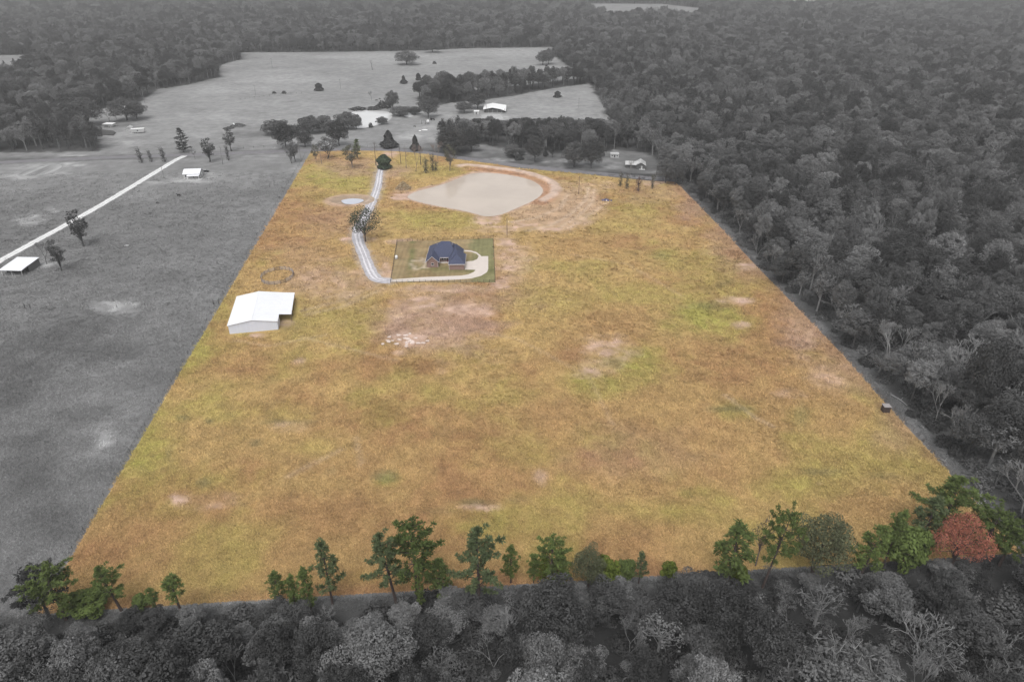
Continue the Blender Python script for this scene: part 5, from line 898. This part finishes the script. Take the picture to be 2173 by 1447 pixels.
# ------------------------------------------------------------------ utility poles
def upole(px, py, ty, label, arm=True, mt='pole'):
    X, Y, _ = P(px, py); h = min(13.0, max(6.0, top_z(Y, ty))); z0 = float(terrain(np.array([X]), np.array([Y]))[0]); e = empty('utility_pole', (X, Y, z0), 0, label, 'pole', 'utility poles'); MB().tube((0, 0, -.3), (0, 0, h), .16, .11, 8).build('pole', M[mt], e)
    if arm:
        ca = MB().box(-1.1, 1.1, -.06, .06, h - .75, h - .6).build('cross_arm', M[mt], e)
        for u in (-1.0, .0, 1.0): MB().tube((u, 0, h - .6 if u else h), (u, 0, h - .35 if u else h + .2), .06, .04, 6).build('insulator', M['greywhite'], ca if u else e)
    else: MB().tube((0, 0, h), (0, 0, h + .15), .06, .04, 6).build('insulator', M['greywhite'], e)
    return e
upole(1076, 500, 462, 'wooden utility pole just outside the house yard', False, 'wood'); upole(1228, 413, 374, 'wooden utility pole with cross-arm right of the big pond', True, 'wood'); upole(578, 145, 124, 'utility pole in the far pasture near the wood tip'); upole(543, 204, 180, 'utility pole beside the far pasture fence'); upole(723, 190, 168, 'utility pole right of the lone dark round tree'); upole(308, 220, 190, 'utility pole beside the broad grey oak'); upole(348, 378, 350, 'utility pole beside the ranch drive', False); upole(1032, 240, 215, 'utility pole in front of the pale-roofed open barn'); upole(1228, 229, 208, 'utility pole in the mown field'); upole(1392, 372, 348, 'utility pole across the road at the wood corner')
# ------------------------------------------------------------------ animals
def beast(px, py, rz, size, neck, label, name, cat, group):
    X, Y, _ = P(px, py); o = bpy.data.meshes.new(name)
    vs_ = [((-.75, 0, 1.15), .24), ((-.35, 0, 1.12), .30), ((.25, 0, 1.10), .29), ((.65, 0, 1.16), .25), ((.95, 0, 1.16 + neck * .5), .15), ((1.2, 0, 1.15 + neck), .13), ((1.5, 0, .98 + neck), .08), ((-1.0, 0, 1.05), .06), ((-1.05, 0, .6), .04)]
    ed = [(0, 1), (1, 2), (2, 3), (3, 4), (4, 5), (5, 6), (0, 7), (7, 8)]
    for s_, bx, hind in ((-1, -.62, 1), (1, -.66, 1), (-1, .6, 0), (1, .52, 0)):
        b = len(vs_); root = 0 if hind else 3
        vs_ += [((bx + (.06 if hind else 0), s_ * .2, .78), .13), ((bx - (.12 if hind else -.02), s_ * .2, .42), .065), ((bx - .02, s_ * .2, .05), .05)]; ed += [(root, b), (b, b + 1), (b + 1, b + 2)]
    o.from_pydata([v[0] for v in vs_], ed, []); o.update(); ob_ = link(name, o); o.materials.append(M['coat']); md = ob_.modifiers.new('skin', 'SKIN')
    for i, v in enumerate(vs_): o.skin_vertices[0].data[i].radius = (v[1], v[1]); o.skin_vertices[0].data[i].use_root = i == 1
    sb = ob_.modifiers.new('sub', 'SUBSURF'); sb.levels = 1; sb.render_levels = 1; ob_.location = (X, Y, 0); ob_.rotation_euler = (0, 0, rz); ob_.scale = (size,) * 3; return tag(ob_, label, cat, group)
def skin_ok():
    m = bpy.data.meshes.new('t'); return hasattr(m, 'skin_vertices')
for a in ((380, 418, 2.9, 1.15, .45, 'dark horse standing in the ranch pasture below the white cabin', 'horse', 'horse', None), (335, 433, .3, .8, -.35, 'small dark calf grazing alone in the ranch pasture', 'calf', 'calf', None), (799, 215, .4, 1.0, .0, 'dark cow near the bare tree behind the far pond', 'cow', 'cow', 'cows behind the far pond'), (806, 212, 2.6, 1.0, -.3, 'dark cow near the bare tree behind the far pond', 'cow', 'cow', 'cows behind the far pond'), (880, 271, 2.9, 1.0, -.3, 'dark cow grazing near the raised white tank', 'cow', 'cow', None)): beast(*a)
# ------------------------------------------------------------------ yard clutter by the far pond
tk = empty('raised_tank', P(908.5, 263.5), 0, 'white tank on a dark stand near the big grey oak', 'tank'); m = MB(); n = 12; prof = [(.02, 1.3), (.9, 1.35), (1.0, 1.7), (1.0, 2.6), (.8, 3.1), (.3, 3.35), (.02, 3.4)]
for rr, z in prof: m.v += [(rr * math.cos(2 * math.pi * i / n), rr * math.sin(2 * math.pi * i / n), z) for i in range(n)]
for j in range(len(prof) - 1): m.f += [(j * n + i, j * n + (i + 1) % n, (j + 1) * n + (i + 1) % n, (j + 1) * n + i) for i in range(n)]
m.build('vessel', M['white'], tk, smooth=True)
for a in (-.7, .7):
    for b in (-.7, .7): MB().box(a - .1, a + .1, b - .1, b + .1, 0, 1.4).build('leg', M['gwood'], tk)
sw = empty('swing_frame', P(899, 264), .2, 'dark timber swing frame near the white raised tank', 'swing frame')
for u in (-1.5, 1.5):
    for v in (-1.0, 1.0): MB().tube((u, v, 0), (u, 0, 3.2), .12, .1, 6).build('leg', M['gwood'], sw)
MB().tube((-1.7, 0, 3.15), (1.7, 0, 3.15), .12, None, 6).build('beam', M['gwood'], sw); MB().box(-.5, .5, -.2, .2, .6, .7).build('seat', M['greywhite'], sw)
for u in (-.4, .4): MB().tube((u, 0, .7), (u, 0, 3.15), .03, None, 4).build('rope', M['gwood'], sw)
tc = empty('tractor', P(917.5, 255.5), .1, 'dark tractor parked under the big grey oak', 'tractor'); MB().box(-.3, 1.9, -.4, .4, .8, 1.5).build('hood', M['carpaint'], tc); MB().box(-1.4, -.32, -.55, .55, .7, 1.2).build('chassis', M['carpaint'], tc); MB().box(-1.2, -.5, -.35, .35, 1.21, 1.8).build('seat', M['tyre'], tc)
for a, rr in ((-1.0, .85), (1.5, .5)):
    for b in (-1.0, .7): MB().tube((a, b, rr), (a, b + .32, rr), rr, None, 14).build('wheel', M['tyre'], tc)
for px, py, L, lab in ((901, 276.5, 5.0, 'long upturned white boat lying in the grass by the drive'), (891, 278.5, 2.2, 'short white upturned tub in the grass beside the upturned boat'), (269, 521, 2.2, 'small white board lying in the open ranch pasture')):
    X, Y, _ = P(px, py); m = MB(); n = 9
    if L > 4 or 'tub' in lab:
        for i in range(n + 1):
            q = i / n * 2 - 1; wd = .8 * math.sqrt(max(.02, 1 - q * q * .95))
            m.v += [(q * L / 2, wd * math.cos(t), .02 + wd * .75 * math.sin(t)) for t in np.linspace(0, math.pi, 6)]
        m.f = [(i * 6 + j, i * 6 + j + 1, (i + 1) * 6 + j + 1, (i + 1) * 6 + j) for i in range(n) for j in range(5)]; o = m.build('upturned_boat' if L > 4 else 'upturned_tub', M['white']); o.location = (X, Y, 0); o.rotation_euler = (0, 0, .1 if L > 4 else .5); tag(o, lab, 'boat' if L > 4 else 'tub')
    else: o = m.prism([(-1.1, -.3), (.9, -.42), (1.1, .2), (-.8, .36)], 0, .1).build('white_board', M['white']); o.location = (X, Y, 0); tag(o, lab, 'board')
# fallen pale logs along the wood strip
for i, (p0, p1) in enumerate((((1996, 975), (2004, 982)), ((2063, 1040), (2085, 1062)), ((2040, 1003), (2064, 1009)), ((1890, 838), (1925, 862)), ((1840, 770), (1862, 779)), ((930, 1372), (985, 1352)))):
    a, b = P(*p0), P(*p1); o = empty('fallen_log', (a[0], a[1], 0), 0, ['short white fallen log at the fence', 'pale crooked fallen trunk beside the strip', 'dark fallen log on the strip beside the meadow', 'pale fallen branch near the deer blind', 'pale fallen branch up the strip from the deer blind', 'dark fallen trunk in the foreground wood'][i], 'log'); mid = ((b[0] - a[0]) * .5 + .4, (b[1] - a[1]) * .5 - .3, .35); mt = M['bark'] if i in (2, 5) else M['paletwig']
    m = MB().tube((0, 0, .2), mid, .24, .2, 7).tube(mid, (b[0] - a[0], b[1] - a[1], .25), .2, .1, 7); m.build('stem', mt, o); MB().tube(mid, (mid[0] + .9, mid[1] + .8, 1.0), .1, .04, 5).tube(mid, (mid[0] - .6, mid[1] + 1.0, .8), .08, .03, 5).build('branch_stub', mt, o)

# ------------------------------------------------------------------ the hazy air
hz = MB().box(X0 - 60, X1 + 60, Y0 - 60, Y1 + 60, -3.0, 124.0); hm = bpy.data.materials.new('hazy_air'); hm.use_nodes = True; t = hm.node_tree; t.nodes.clear(); o = t.nodes.new('ShaderNodeOutputMaterial'); v = t.nodes.new('ShaderNodeVolumePrincipled')
v.inputs['Color'].default_value = (.92, .92, .92, 1); v.inputs['Density'].default_value = 0.00021; v.inputs['Anisotropy'].default_value = 0.2; t.links.new(v.outputs[0], o.inputs['Volume'])
tag(hz.build('haze', hm), 'thin pale haze filling the air over the whole landscape', 'haze', kind='stuff')
